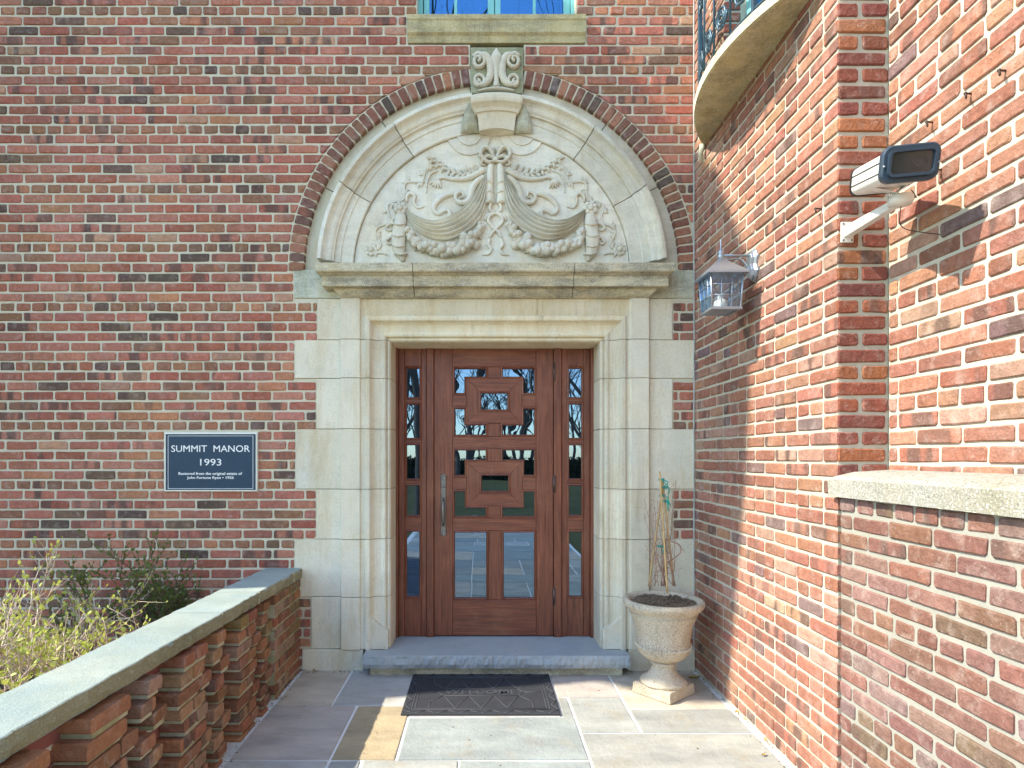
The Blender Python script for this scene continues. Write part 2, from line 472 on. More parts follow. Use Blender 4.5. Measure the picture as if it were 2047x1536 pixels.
# ------------------------------------------------------------------ brickwork
PAL_FRONT = [((0.411, 0.156, 0.109), 38), ((0.443, 0.187, 0.131), 20), ((0.370, 0.127, 0.084), 18), ((0.432, 0.192, 0.109), 9), ((0.288, 0.147, 0.091), 6), ((0.175, 0.111, 0.078), 4), ((0.119, 0.086, 0.067), 2.5), ((0.473, 0.258, 0.170), 4)]  # lightened to offset the shade this wall stands in
PAL_HEAD = [((0.343, 0.167, 0.099), 28), ((0.291, 0.147, 0.091), 22), ((0.374, 0.152, 0.096), 22), ((0.217, 0.126, 0.086), 12), ((0.146, 0.099, 0.079), 6), ((0.436, 0.197, 0.117), 8)]
PAL_SIDE = [((0.336, 0.154, 0.108), 30), ((0.360, 0.179, 0.125), 24), ((0.304, 0.129, 0.092), 20), ((0.360, 0.200, 0.125), 8), ((0.256, 0.116, 0.083), 7), ((0.192, 0.125, 0.121), 5), ((0.384, 0.233, 0.175), 8)]  # same brick as the front, darkened because full sun falls on it
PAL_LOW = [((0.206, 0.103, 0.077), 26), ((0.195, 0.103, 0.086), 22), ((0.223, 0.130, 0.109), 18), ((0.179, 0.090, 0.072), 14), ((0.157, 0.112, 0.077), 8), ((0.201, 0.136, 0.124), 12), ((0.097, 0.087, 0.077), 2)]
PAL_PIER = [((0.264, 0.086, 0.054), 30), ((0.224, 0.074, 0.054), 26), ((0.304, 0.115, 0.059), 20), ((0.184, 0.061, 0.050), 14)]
PAL_BAL = [((0.36, 0.165, 0.085), 30), ((0.33, 0.135, 0.075), 24), ((0.37, 0.2, 0.11), 16), ((0.27, 0.12, 0.065), 14), ((0.27, 0.19, 0.08), 8), ((0.36, 0.22, 0.15), 8)]  # orange of light bounced off the floor is mixed into these colours
PAL_ARCH = [((0.261, 0.121, 0.079), 30), ((0.230, 0.104, 0.074), 26), ((0.293, 0.142, 0.093), 18), ((0.178, 0.100, 0.076), 12), ((0.115, 0.089, 0.076), 5), ((0.345, 0.162, 0.102), 8)]

class Bricks:
    def __init__(s, parent, M, rng, flash=0.42, back=-0.03):
        s.p = parent; s.M = M; s.r = rng; s.items = []; s.flash = flash; s.back = back
    def add(s, quad, pal, score, f=None, jit=0.0018, ch=0.0045, depth=None, name='brick', flash=None):
        r = s.r
        cols, wts = zip(*pal)
        c = r.choices(cols, wts)[0]
        k = r.uniform(0.90, 1.13)
        c = tuple(q*k*r.uniform(0.94, 1.06) for q in c)
        fl = r.uniform(0.4, 0.95) if r.random() < (s.flash if flash is None else flash) else r.uniform(0, 0.18)
        if f is None: f = r.uniform(0.000, 0.005)
        q = [Vector((u + r.uniform(-jit, jit), v + r.uniform(-jit, jit))) for u, v in quad]
        n = 4
        corner = [r.uniform(.003, .009) for _ in range(4)]
        mid = [(r.uniform(.3, .7), r.uniform(-.0022, .0022)) for _ in range(2)]
        def outline(inset):
            cen = sum(q, Vector((0, 0)))/4
            out = []
            for i in range(n):
                p, a, b = q[i], q[i-1], q[(i+1) % n]
                da = (a-p); db = (b-p)
                la, lb = da.length, db.length
                if la < 1e-6: la = 1e-6
                if lb < 1e-6: lb = 1e-6
                da /= la; db /= lb
                cc = corner[i]
                ip = p + da*min(inset, la*.4) + db*min(inset, lb*.4)
                out.append(ip + da*min(cc, la*.3)); out.append(ip + db*min(cc, lb*.3))
                if i in (0, 2):              # long edges are slightly wavy
                    k_ = mid[i//2][0]
                    out.append(p.lerp(b, k_) + Vector((0, (inset if i == 0 else -inset) + mid[i//2][1])))
            return out
        o0 = outline(0.0); o1 = outline(ch)
        back = s.back if depth is None else depth
        ring = [(p, back) for p in o0] + [(p, f-ch*0.8) for p in o0] + [(p, f + r.uniform(-.0006, .0006)) for p in o1]
        V = [Vector(s.M(p.x, p.y, w)) for p, w in ring]
        m = len(o0)
        Fc = []
        for L in range(2):
            for i in range(m):
                j = (i+1) % m
                Fc.append((L*m+i, L*m+j, (L+1)*m+j, (L+1)*m+i))
        Fc.append(tuple(range(2*m, 3*m)))
        rr = r.random()*20
        u0 = min(p.x for p in q)
        uv = [(p.x-u0, p.y-q[0].y, rr) for p, w in ring]
        s.items.append((score, V, Fc, c+(fl,), uv, name))
    def course(s, u0, u1, v0, v1, joint, cuts, pitch, start, pal, scorefn, head=False, skipfn=None, **kw):
        """bricks of one course between u0 and u1; cuts(v0,v1)-> list of (a_bottom,a_top,b_bottom,b_top) keep-out"""
        segs = [((u0, u0), (u1, u1))]
        for ab, at, bb, bt in cuts:
            out = []
            for (lb, lt), (rb, rt) in segs:
                if bb <= lb or ab >= rb: out.append(((lb, lt), (rb, rt))); continue
                if ab > lb: out.append(((lb, lt), (ab, at)))
                if bb < rb: out.append(((bb, bt), (rb, rt)))
            segs = out
        for (lb, lt), (rb, rt) in segs:
            lo, hi = max(lb, lt), min(rb, rt)
            if hi - lo < 0.018 and min(rb-lb, rt-lt) < 0.018: continue
            k0 = math.floor((min(lb, lt) - start)/pitch) - 1
            edges = []
            k = k0
            while True:
                x = start + k*pitch
                if x > max(rb, rt): break
                if x > lo + 0.03 and x < hi - 0.03: edges.append(x + s.r.uniform(-.004, .004))
                k += 1
            bnds = [(lb, lt)] + [(e, e) for e in edges] + [(rb, rt)]
            for i in range(len(bnds)-1):
                a, b = bnds[i], bnds[i+1]
                g0 = joint/2 if i > 0 else 0.002
                g1 = joint/2 if i < len(bnds)-2 else 0.002
                ab, at, bb, bt = a[0]+g0, a[1]+g0, b[0]-g1, b[1]-g1
                if bb-ab < 0.006 and bt-at < 0.006: continue
                if bb < ab: ab = bb = (ab+bb)/2
                if bt < at: at = bt = (at+bt)/2
                if skipfn and skipfn((ab+bb)/2, (v0+v1)/2): continue
                s.add([(ab, v0), (bb, v0), (bt, v1), (at, v1)], pal, scorefn((ab+bb)/2, (v0+v1)/2, bb-ab), **kw)
    def finish(s, nmax=300, rest='brickwork'):
        by = {}
        for it in s.items: by.setdefault(it[5], []).append(it)
        restl = []
        for nm, L in by.items():
            L.sort(key=lambda t: -t[0])
            for it in L[:nmax]:
                sc, V, Fc, c, uv, _ = it
                cen = sum(V, Vector())/len(V)
                me = bpy.data.meshes.new(nm)
                me.from_pydata([v-cen for v in V], [], Fc)
                s.attrs(me, [c]*len(V), uv)
                o = link(nm, me, MT['brick'], s.p)
                o.location = cen
            restl += L[nmax:]
        if restl:
            v = []; f = []; cc = []; uu = []
            for sc, V, Fc, c, uv, _ in restl:
                o = len(v); v += V; f += [tuple(i+o for i in q) for q in Fc]; cc += [c]*len(V); uu += uv
            me = bpy.data.meshes.new(rest)
            me.from_pydata(v, [], f)
            s.attrs(me, cc, uu)
            o = link(rest, me, MT['brick'], s.p)
            o['kind'] = 'stuff'
    def attrs(s, me, c, uv):
        a = me.attributes.new('bcol', 'FLOAT_COLOR', 'POINT'); a.data.foreach_set('color', np.array(c, 'f').ravel())
        a = me.attributes.new('buv', 'FLOAT_VECTOR', 'POINT'); a.data.foreach_set('vector', np.array(uv, 'f').ravel())
        b = bmesh.new(); b.from_mesh(me); bmesh.ops.recalc_face_normals(b, faces=b.faces); b.to_mesh(me); b.free()

PITCH = 0.0674 ; STR = 0.2133; JT = 0.0155
ZH = Z(22)                                   # centre of the topmost header course in view
def course_z(k): return ZH - k*PITCH         # header course when k % 6 == 0

# ------------------------------------------------------------------ setting: ground, terrace
XL, XR = -1.234, 1.455                       # inner faces of parapet and side wall
gb = MB()
gb.add([(-120, -150, -0.14), (120, -150, -0.14), (120, 60, -0.14), (-120, 60, -0.14)], [(0, 1, 2, 3)])
struct(gb.build('ground', MT['ground']))
# raised planting bed left of the parapet
b = MB(); nx, ny = 40, 40
vs = []
for j in range(ny+1):
    for i in range(nx+1):
        x = -4.9 + i*(3.42/nx); y = -4.2 + j*(4.2/ny)
        vs.append((x, y, -0.02 + 0.05*math.sin(x*3.1+y)*math.cos(y*2.3) + RNG.uniform(-.015, .015)))
b.add(vs, [(j*(nx+1)+i, j*(nx+1)+i+1, (j+1)*(nx+1)+i+1, (j+1)*(nx+1)+i) for j in range(ny) for i in range(nx)], True)
struct(b.build('planting_bed', MT['bed']))

ter = struct(bpy.data.objects.new('terrace', None)); COL.objects.link(ter); ter.location = (0, -2, 0)
MB().box(-1.3, XR+0.02, -9.5, 0.1, -0.13, -0.006).build('mortar_bed', MT['joint'], ter)
BLU = (0.31, 0.345, 0.34); GRY = (0.34, 0.35, 0.33); TAN = (0.50, 0.435, 0.355); PUR = (0.46, 0.405, 0.37); ORA = (0.46, 0.37, 0.24); PAL = (0.355, 0.36, 0.335); SLT = (0.46, 0.455, 0.435)  # sun contrast evened in the colours: shaded stones paler, sunlit ones darker
V1, V2, V3, V4, V5 = -0.875, -0.726, -0.41, 0.522, 0.845
R1, R2, R3, R4, R5, R6 = -0.591, -1.231, -0.754, -0.473, -0.64, -0.944
flags = [
 (XL+.018, V1, R1, 0.03, TAN), (V1, V3, R1, 0.03, SLT), (V3, 0.455, R3, 0.03, SLT), (0.455, V5, R4, 0.03, PUR),
 (V5, XR-.018, R5, 0.03, TAN), (0.455, V4, R3, R4, GRY), (V4, V5, R6, R4, GRY), (V5, XR-.018, R6, R5, GRY),
 (XL+.018, V2, R2, R1, PUR), (V2, V3, R2, R1, ORA), (V3, V4, R2, R3, BLU), (V4, XR-.018, -1.62, R6, PAL),
 (XL+.018, V2, -1.75, R2, SLT), (V2, -0.57, -1.75, R2, GRY), (-0.57, -0.108, -1.75, R2, GRY), (-0.108, V4, -1.62, R2, BLU)]
# V3 column in row one needs its own edge: stone beside the mat
y = -1.75
rr = random.Random(21)
flags += [(-0.108, V4, -2.3, -1.62, GRY), (V4, XR-.018, -2.3, -1.62, BLU), (XL+.018, -0.57, -2.3, -1.75, BLU), (-0.57, -0.108, -2.3, -1.75, PUR)]
y = -2.3
while y > -9.3:
    h = rr.choice([0.45, 0.6, 0.75])
    x = XL+.018
    while x < XR-.02:
        w = rr.choice([0.5, 0.65, 0.9, 1.1])
        x2 = min(x+w, XR-.018)
        if XR-.018-x2 < 0.25: x2 = XR-.018
        flags.append((x, x2, y-h, y, rr.choice([BLU, GRY, PAL, SLT, TAN, BLU, GRY])))
        x = x2
    y -= h
for (x0, x1, y0, y1, c) in flags:
    g = 0.0065
    bm = bmesh.new()
    bmesh.ops.create_cube(bm, size=1)
    for v in bm.verts:
        v.co = Vector(((x0+x1)/2 + v.co.x*(x1-x0-2*g), (y0+y1)/2 + v.co.y*(y1-y0-2*g), -0.02+0.02*(v.co.z*2)))
        v.co.x += rr.uniform(-.003, .003); v.co.y += rr.uniform(-.003, .003)
        if v.co.z > -0.01: v.co.z = rr.uniform(-.0012, .0012)
    top = [e for e in bm.edges if all(v.co.z > -0.01 for v in e.verts)]
    bmesh.ops.bevel(bm, geom=top, offset=0.005, segments=2, profile=0.5, affect='EDGES')
    me = bpy.data.meshes.new('flagstone'); bm.to_mesh(me); bm.free()
    k = rr.uniform(0.93, 1.07)
    a = me.attributes.new('scol', 'FLOAT_COLOR', 'POINT'); a.data.foreach_set('color', np.tile(np.array(tuple(q*k for q in c)+(1,), 'f'), len(me.vertices)))
    link('flagstone', me, MT['flag'], ter)

# ------------------------------------------------------------------ front wall
front = thing('front_wall', 'shaded red brick house wall with pale joints, facing the terrace', 'wall', (-1.5, 0.1, 0))
ACX, ACY = 983.0, 541.0                      # arch centre in photo pixels
AX, AZ = X(ACX), Z(ACY)
PXM = D/F                                    # metres per photo pixel on the wall
QROWS = [(597, 680, 635, 1344), (680, 757, 590, 1392), (757, 858, 633, 1344), (858, 978, 592, 1392), (978, 1078, 633, 1344), (1078, 1193, 590, 1392), (1193, 1297, 623, 1344)]
def front_cuts(v0, v1):
    vm = (v0+v1)/2
    py = CY - (vm-HE)/PXM
    cuts = []
    if py < 36: cuts.append((X(832),)*2 + (X(1153),)*2)
    elif py < 90: cuts.append((X(812),)*2 + (X(1173),)*2)
    R = 406*PXM + 0.008
    if py < 541 and v0 < AZ + R:
        def hw(v):
            q = R*R-(v-AZ)**2
            return math.sqrt(q) if q > 0 else 0.0
        b0 = hw(max(v0, AZ)); t0 = hw(max(v1, AZ))
        if b0 > 0: cuts.append((AX-b0, AX-t0, AX+b0, AX+t0))
    if 88 <= py < 190: cuts.append((X(937),)*2 + (X(1050),)*2)
    if 541 <= py < 597: cuts.append((X(586),)*2 + (X(1392),)*2)
    for a, bq, l, r_ in QROWS:
        if a <= py < bq: cuts.append((X(l-2),)*2 + (X(r_+2),)*2)
    if 1297 <= py: cuts.append((X(604),)*2 + (X(1392),)*2)
    if 862 < py < 985: cuts.append((X(327),)*2 + (X(514),)*2)
    return cuts
fb = Bricks(front, lambda u, v, w: (u, -w, v), random.Random(3), flash=0.4)
def fscore(u, v, w):
    c = math.hypot(u-0.0, (v-2.2)*0.8)
    return 10 - c*0.6 - (3 if w < 0.15 else 0) - (5 if u < -3.25 or v > 4.55 or v < 0.5 else 0)
k = -6
while course_z(k) > -0.05:
    z = course_z(k)
    v0, v1 = z-PITCH/2+JT/2*0.9, z+PITCH/2-JT/2*0.9
    wob = fb.r.uniform(-.0015, .0015)
    if k % 6 == 0:
        fb.course(-4.3, XR-0.004, v0+wob, v1+wob, 0.016, front_cuts(v0, v1), STR/2, X(30.3), PAL_HEAD, fscore, flash=0.12, ch=0.005, jit=0.0025)
    else:
        fb.course(-4.3, XR-0.004, v0+wob, v1+wob, JT, front_cuts(v0, v1), STR, X(45.3 if (k % 6) % 2 else 13.6)+fb.r.uniform(-.008, .008), PAL_FRONT, fscore)
    k += 1
# brick ring over the doorway
def ringM(a, r): return (AX + r*math.cos(a), AZ + r*math.sin(a))
r0, r1 = 375.5*PXM, 405.5*PXM
halfkey = 54.5*PXM
for sgn in (1, -1):
    a0 = -0.004
    a1 = math.acos((66*PXM if sgn > 0 else 43*PXM)/(0.5*(r0+r1))) - 0.001
    n = 31
    for i in range(n):
        t0 = a0 + (a1-a0)*i/n; t1 = a0 + (a1-a0)*(i+1)/n
        ga = 0.0055/r0
        t0 += ga; t1 -= ga
        if sgn < 0: t0, t1 = math.pi-t1, math.pi-t0
        q = [ringM(t0, r0), ringM(t0, r1), ringM(t1, r1), ringM(t1, r0)]
        if max(p[0] for p in q) > XR-0.001: q = [(min(p[0], XR-0.002), p[1]) for p in q]
        fb.add(q, PAL_ARCH, 5, f=fb.r.uniform(0.004, 0.009), depth=-0.06, name='arch_brick', jit=0.001, flash=0.1)
fb.finish(300)
# mortar body behind the bricks: outline with holes is made of strips, one per course zone
mb = MB()
def strip(pya, pyb, l, r_):
    z0, z1 = Z(pyb), Z(pya)
    mb.box(-4.9, X(l), 0.0045, 0.26, z0, z1); 
    if X(r_) < XR: mb.box(X(r_), XR+0.05, 0.0045, 0.26, z0, z1)
strip(-520, 36, 834, 1151); strip(36, 89, 816, 1169)
mb.box(-4.9, X(577), 0.0045, 0.26, Z(541), Z(89)); mb.box(X(577), X(940), 0.0045, 0.26, Z(139), Z(89)); mb.box(X(1047), XR+.05, 0.0045, 0.26, Z(139), Z(89))
# spandrels beside the arch
N = 40
for sgn in (-1, 1):
    for i in range(N):
        za = AZ + (402*PXM)*i/N; zb = AZ + (402*PXM)*(i+1)/N
        R = 405*PXM
        hw = math.sqrt(max(R*R-(za-AZ)**2, 0))
        if sgn < 0: mb.box(X(577)-0.0005, AX-min(hw, AX-X(577)), 0.0045, 0.26, za, zb) if AX-hw > X(577) else None
        elif AX+hw < XR+0.05: mb.box(AX+hw, XR+0.05, 0.0045, 0.26, za, zb)
strip(541, 597, 588, 1390)
for a, bq, l, r_ in QROWS: strip(a, bq, l, r_)
mb.box(-4.9, X(606), 0.0045, 0.26, -0.14, Z(1297))
struct(mb.build('mortar', MT['mortar'], front), 'stuff')
# mortar between the ring bricks
mb = MB(); n = 90
for sgn in (0, 1):
    a0, a1 = (0.0, math.acos(66*PXM/r1)) if sgn == 0 else (math.pi-math.acos(43*PXM/r1), math.pi)
    loops = []
    for i in range(n+1):
        a = a0+(a1-a0)*i/n
        L = []
        for r_, yy in ((r0+.004, 0.0), (r1+.006, 0.0), (r1+.006, 0.06), (r0+.004, 0.06)):
            p = ringM(a, r_); L.append((min(p[0], XR+0.004), yy, p[1]))
        loops.append(L)
    mb.loft(loops)
struct(mb.build('arch_mortar', MT['mortar'], front), 'stuff')
mb = MB(); mb.box(X(570), XR+.02, 0.205, 0.25, Z(600), Z(60)); mb.build('core_masonry', MT['dark'], front)
# grey sealant bead where the side wall meets the front wall
cb = MB()
cb.tube([(XR-0.006+RNG.uniform(-.0015, .0015), -0.008, 0.05+i*0.09) for i in range(53)], [0.005*RNG.uniform(.8, 1.15) for i in range(53)], 6)
cb.build('sealant_bead', MT['caulk'], front)

# ------------------------------------------------------------------ side wall with its pier, recessed wall, low wall
side = thing('side_wall', 'sunlit red brick wing wall running from the front wall to the pier', 'wall', (XR+0.1, -0.8, 0))
YP = -1.66                                   # pier corner
XB = 1.662                                   # recessed wall face
JAMB = (0.50, 1.42, 3.53)                    # opening over the balcony: from, to (metres from front wall), sill height
sb = Bricks(side, lambda u, v, w: (XR-w, -u, v), random.Random(11), flash=0.3)
def side_cuts(v0, v1):
    if (v0+v1)/2 > JAMB[2]: return [(JAMB[0],)*2+(JAMB[1],)*2]
    return []
def sscore(u, v, w): return u*2 - abs(v-1.6)*0.7 - (4 if w < 0.05 else 0)
k = -6
while course_z(k) > -0.02:
    z = course_z(k)
    v0, v1 = z-PITCH/2+JT*.45, z+PITCH/2-JT*.45
    wob = sb.r.uniform(-.0015, .0015)
    if k % 6 == 0: sb.course(0.002, -YP, v0+wob, v1+wob, 0.014, side_cuts(v0, v1), STR/2, -YP, PAL_SIDE, sscore, flash=0.15, ch=0.005, jit=0.0025)
    else: sb.course(0.002, -YP, v0+wob, v1+wob, JT, side_cuts(v0, v1), STR, -YP + (STR/2 if k % 2 else 0), PAL_SIDE, sscore)
    k += 1
sb.M = lambda u, v, w: (XR+u, YP-w, v)       # end face of the pier, towards the camera
k = -6
while course_z(k) > 1.33:
    z = course_z(k)
    v0, v1 = z-PITCH/2+JT*.5, z+PITCH/2-JT*.5
    wp = XB-XR
    if k % 2: sb.add([(0.002, v0), (wp-.012, v0), (wp-.012, v1), (0.002, v1)], PAL_PIER, 0, f=0.004, name='pier_brick', jit=0.003, flash=0.1)
    else:
        m_ = wp*0.45
        sb.add([(0.002, v0), (m_-.008, v0), (m_-.008, v1), (0.002, v1)], PAL_PIER, 0, f=0.003, name='pier_brick', jit=0.003, flash=0.1)
        sb.add([(m_+.010, v0), (wp-.001, v0), (wp-.001, v1), (m_+.010, v1)], PAL_PIER, 0, f=0.003, name='pier_brick', jit=0.003, flash=0.1)
    k += 1
sb.M = lambda u, v, w: (XR+u, -JAMB[0]-w, v)  # far reveal of the balcony opening
k = -6
while course_z(k) > JAMB[2]:
    z = course_z(k); v0, v1 = z-PITCH/2+JT*.5, z+PITCH/2-JT*.5
    sb.add([(0.0, v0), (0.1, v0), (0.1, v1), (0.0, v1)], PAL_PIER, 0, name='reveal_brick')
    k += 1
sb.finish(300)
mb = MB()
mb.box(XR+.0045, XR+.3, -JAMB[0]+.004, 0.2, -0.13, 5.9)
mb.box(XR+.0045, XR+.3, YP+.0045, -JAMB[0]+.0045, -0.13, JAMB[2]-.002)
mb.box(XR+.0045, XR+.3, YP+.0045, -JAMB[1], JAMB[2]-.002, 5.9)
struct(mb.build('mortar', MT['mortar_side'], side), 'stuff')
# balcony door in that opening
bd = bpy.data.objects.new('balcony_door', None); COL.objects.link(bd); bd.location = (XR+.15, -0.95, JAMB[2]); par(bd, side); PW[bd.name] = Vector((XR+.15, -0.95, JAMB[2]))
bd['label'] = 'teal framed glass door behind the curved balcony rail'
g = MB().box(XR+.16, XR+.165, -JAMB[1]+.05, -JAMB[0]-.06, JAMB[2]+.08, 5.7).build('pane', MT['win_glass'], bd)
f_ = MB()
for ya in (-JAMB[1], -0.985, -JAMB[0]-.065): f_.box(XR+.13, XR+.19, ya, ya+.06, JAMB[2], 5.8, .004)
f_.box(XR+.131, XR+.189, -JAMB[1]+.01, -JAMB[0]-.01, JAMB[2], JAMB[2]+.09, .004)
f_.build('frame', MT['teal'], bd)

rec = thing('recessed_wall', 'bright recessed brick wall beyond the pier, below the top edge, behind the camera bracket', 'wall', (XB+.1, -2.6, 0))
rb = Bricks(rec, lambda u, v, w: (XB-w, -u, v), random.Random(13), flash=0.25)
YE = -3.9
k = -6
while course_z(k) > 1.36:
    z = course_z(k); v0, v1 = z-PITCH/2+JT*.45, z+PITCH/2-JT*.45
    sc = lambda u, v, w: -u*2 + v*0.1
    if k % 6 == 0: rb.course(-YP+.003, -YE, v0, v1, 0.014, [], STR/2, -YP+.05, PAL_SIDE, sc, flash=0.12, ch=0.005, jit=0.0025)
    else: rb.course(-YP+.003, -YE, v0, v1, 0.013, [], STR, -YP+(0.06 if k % 2 else 0.165), PAL_SIDE, sc, jit=0.0025)
    k += 1
rb.finish(300)
struct(MB().box(XB+.004, XB+.25, YE, YP-0.0005, 1.2, 5.9).build('mortar', MT['mortar_side'], rec), 'stuff')

low = thing('low_wall', 'low brick wall with a thick pale stone coping beside the terrace', 'wall', (XR+.1, -2.8, 0))
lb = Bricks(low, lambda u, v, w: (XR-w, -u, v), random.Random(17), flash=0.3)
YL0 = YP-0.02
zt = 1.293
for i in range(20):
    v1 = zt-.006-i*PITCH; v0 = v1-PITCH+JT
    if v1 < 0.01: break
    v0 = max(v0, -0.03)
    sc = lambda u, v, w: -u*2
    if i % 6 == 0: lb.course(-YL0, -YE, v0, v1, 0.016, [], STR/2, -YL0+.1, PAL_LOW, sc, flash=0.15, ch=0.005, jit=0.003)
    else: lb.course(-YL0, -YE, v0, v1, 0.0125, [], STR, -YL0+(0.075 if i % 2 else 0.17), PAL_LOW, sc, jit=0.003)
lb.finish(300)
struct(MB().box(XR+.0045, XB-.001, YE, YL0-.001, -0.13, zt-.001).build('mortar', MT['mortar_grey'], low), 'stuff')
ya = YL0+.035
for i, yb in enumerate((-2.75, -3.9)):
    loops = []
    for yy, dz in ((ya, 0.006), (ya-.03, 0.0), (yb+.004, 0.0)):
        loops.append([(XR-.028, yy, zt), (XR-.032, yy, zt+.07-dz), (XR-.015, yy, zt+.083-dz), (XR+.06, yy, zt+.10-dz), (XB-.003, yy, zt+.108-dz), (XB-.003, yy, zt)])
    MB().loft(loops).build('coping_stone', MT['concrete'], low)
    ya = yb

# ------------------------------------------------------------------ carved stone doorway
sur = thing('stone_doorway', 'cream limestone door surround with arched carved tympanum and moulded cornice', 'doorway', (X(990), 0.1, 0.0))
def Mxz(y0=0.0): return lambda u, v, w: (u, w, v)
def jit_block(mb_, x0, x1, y0, y1, z0, z1, b=0.004): mb_.box(x0, x1, y0, y1, z0, z1, b)
GJ = 0.0016
XO_L, XO_R = X(731), X(1250)                 # outer edge of the door moulding
ZO = Z(633)
PROF = [(0.0, 0.02), (0.0, -0.030), (0.008, -0.034), (0.030, -0.034), (0.037, -0.028), (0.046, -0.010), (0.060, 0.004), (0.080, 0.010), (0.103, 0.011), (0.118, 0.004), (0.130, 0.004), (0.139, 0.012), (0.1395, 0.028), (0.146, 0.028), (0.1465, 0.022), (0.157, 0.020), (0.166, 0.030), (0.170, 0.06), (0.172, 0.31), (0.0, 0.31)]
ZSTOP = Z(1226)
for si, s_ in ((-1, XO_L), (1, XO_R)):
    for ri, (a, bq, l, r_) in enumerate(QROWS):
        z0, z1 = Z(bq)+GJ, Z(a)-GJ
        xo = X(l) if si < 0 else min(X(r_), XR-.002)
        if si < 0: poly = [(xo, 0.26), (xo, -0.004), (X(681), -0.004), (X(684), -0.034), (X(721), -0.034), (X(722.5), -0.018), (XO_L+.004, -0.018), (XO_L+.004, 0.26)]
        else: poly = [(xo, 0.26), (xo, -0.004), (X(1298), -0.004), (X(1295), -0.034), (X(1259), -0.034), (X(1257.5), -0.018), (XO_R-.004, -0.018), (XO_R-.004, 0.26)]
        mat = 'stone'
        m_ = MB().prism(poly, lambda u, v, w: (u, v, w), z0, z1)
        m_.build('quoin_block', MT[mat], sur, bevel=0.0035)
        # moulded jamb
        z1j, z0j = z1, z0
        loops = []
        for zz in (0, 1):
            L = []
            for t, yy in PROF:
                zq = z0j if zz == 0 else (z1j if ri > 0 else ZO-t)
                if ri == 0 and zz == 0: zq = z0
                L.append((s_ - si*t, yy, zq))
            loops.append(L)
        MB().loft(loops).build('jamb_moulding', MT['stone'], sur, bevel=0.0015)
    # stop block at the foot of the moulding
    x0, x1 = s_ - si*0.0008, s_ - si*0.158
    zf = Z(1297)+GJ
    pts = [(x0-si*0.0, ZSTOP), (x0 - si*0.035, ZSTOP-.012), (x0 - si*0.09, ZSTOP-.07), (x1, ZSTOP-.115), (x1, zf), (x0, zf)]
    MB().prism(pts, lambda u, v, w: (u, w, v), -0.026, 0.31).build('stop_block', MT['stone'], sur, bevel=0.004)
# head moulding with mitred ends
loops = []
for e in (0, 1):
    loops.append([((XO_L+t+.001) if e == 0 else (XO_R-t-.001), yy, ZO-t) for t, yy in PROF])
MB().loft(loops).build('head_moulding', MT['stone_warm'], sur, bevel=0.0015)
# lintel
MB().box(X(723), X(1257), -0.019, 0.26, ZO+.001, Z(597)-GJ, .003).build('lintel', MT['stone_warm'], sur)
# spring blocks beside the cornice
MB().box(X(588), X(690), -0.003, 0.26, Z(597)+GJ, Z(539)-GJ, .006).build('spring_block', MT['stone_green'], sur)
MB().box(X(1290), XR-.003, -0.003, 0.26, Z(597)+GJ, Z(539)-GJ, .006).build('spring_block', MT['stone_green'], sur)
MB().box(X(690.5), X(1289.5), 0.0, 0.26, Z(597)+GJ, Z(541), 0).build('core_block', MT['stone'], sur)
# cornice in three stones
CPR = [(525, -0.165, 362), (541, -0.165, 361), (544, -0.158, 357), (547, -0.140, 352), (550, -0.131, 350), (552, -0.122, 347), (571, -0.122, 347), (573, -0.118, 346), (574, -0.078, 326), (579, -0.076, 323), (586, -0.066, 316), (592, -0.052, 309), (596.5, -0.036, 306)]
CJ = [None, X(826, -.12), X(1147, -.12), None]
for i in range(3):
    loops = []
    for py, yy, hw in CPR:
        zz = Z(py, yy)
        xl = X(990-hw, yy) if CJ[i] is None else CJ[i]+.0018
        xr = X(990+hw, yy) if CJ[i+1] is None else CJ[i+1]-.0018
        xr = min(xr, XR-.03)
        loops.append([(xl, yy, zz), (xr, yy, zz), (xr, 0.03, zz), (xl, 0.03, zz)])
    MB().loft(loops).build('cornice_stone', MT['stone_weather'], sur, bevel=0.0025)
# soft yellow cavetto face below is part of the same stones; plinths
MB().box(X(606), X(727), -0.02, 0.2, -0.01, Z(1297)-GJ, .006).build('plinth_block', MT['stone'], sur)
MB().box(X(1254), XR-.003, -0.02, 0.2, -0.01, Z(1297)-GJ, .006).build('plinth_block', MT['stone'], sur)

# arch: recessed band, archivolt, tympanum
def arc_piece(prof, a0, a1, n, name, mat, bevel=0.0):
    loops = []
    for i in range(n+1):
        a = math.radians(a0+(a1-a0)*i/n)
        loops.append([(AX+r_*PXM*math.cos(a), yy, max(AZ+r_*PXM*math.sin(a), Z(524)) if False else AZ+r_*PXM*math.sin(a)) for r_, yy in prof])
    MB().loft(loops).build(name, MT[mat], sur, bevel=bevel)
a_low = math.degrees(math.asin(18/345.0))    # arch stones stand on the cornice
for a0, a1 in ((0.5, 27), (27.3, 52), (52.3, 79.9), (96.8, 126), (126.3, 153), (153.3, 179.5)):
    arc_piece([(343, 0.034), (376.5, 0.034), (376.5, 0.2), (343, 0.2)], a0, a1, 14, 'band_stone', 'stone_pale' if a0 < 90 else 'stone')
AP = [(345, 0.1), (345, -0.070), (343, -0.076), (337, -0.078), (335.5, -0.070), (333, -0.052), (329, -0.042), (323, -0.040), (320, -0.036), (317.5, -0.026), (315, -0.024), (314.5, -0.004), (303, -0.004), (302, 0.003), (279, 0.003), (277.5, 0.010), (277.5, 0.1)]
for a0, a1 in ((a_low, 27.8), (28.1, 53.5), (53.8, 80.2), (96.6, 124.3), (124.6, 150.5), (150.8, 180-a_low)):
    arc_piece(AP, a0, a1, 16, 'archivolt_stone', 'stone_pale', bevel=0.0015)
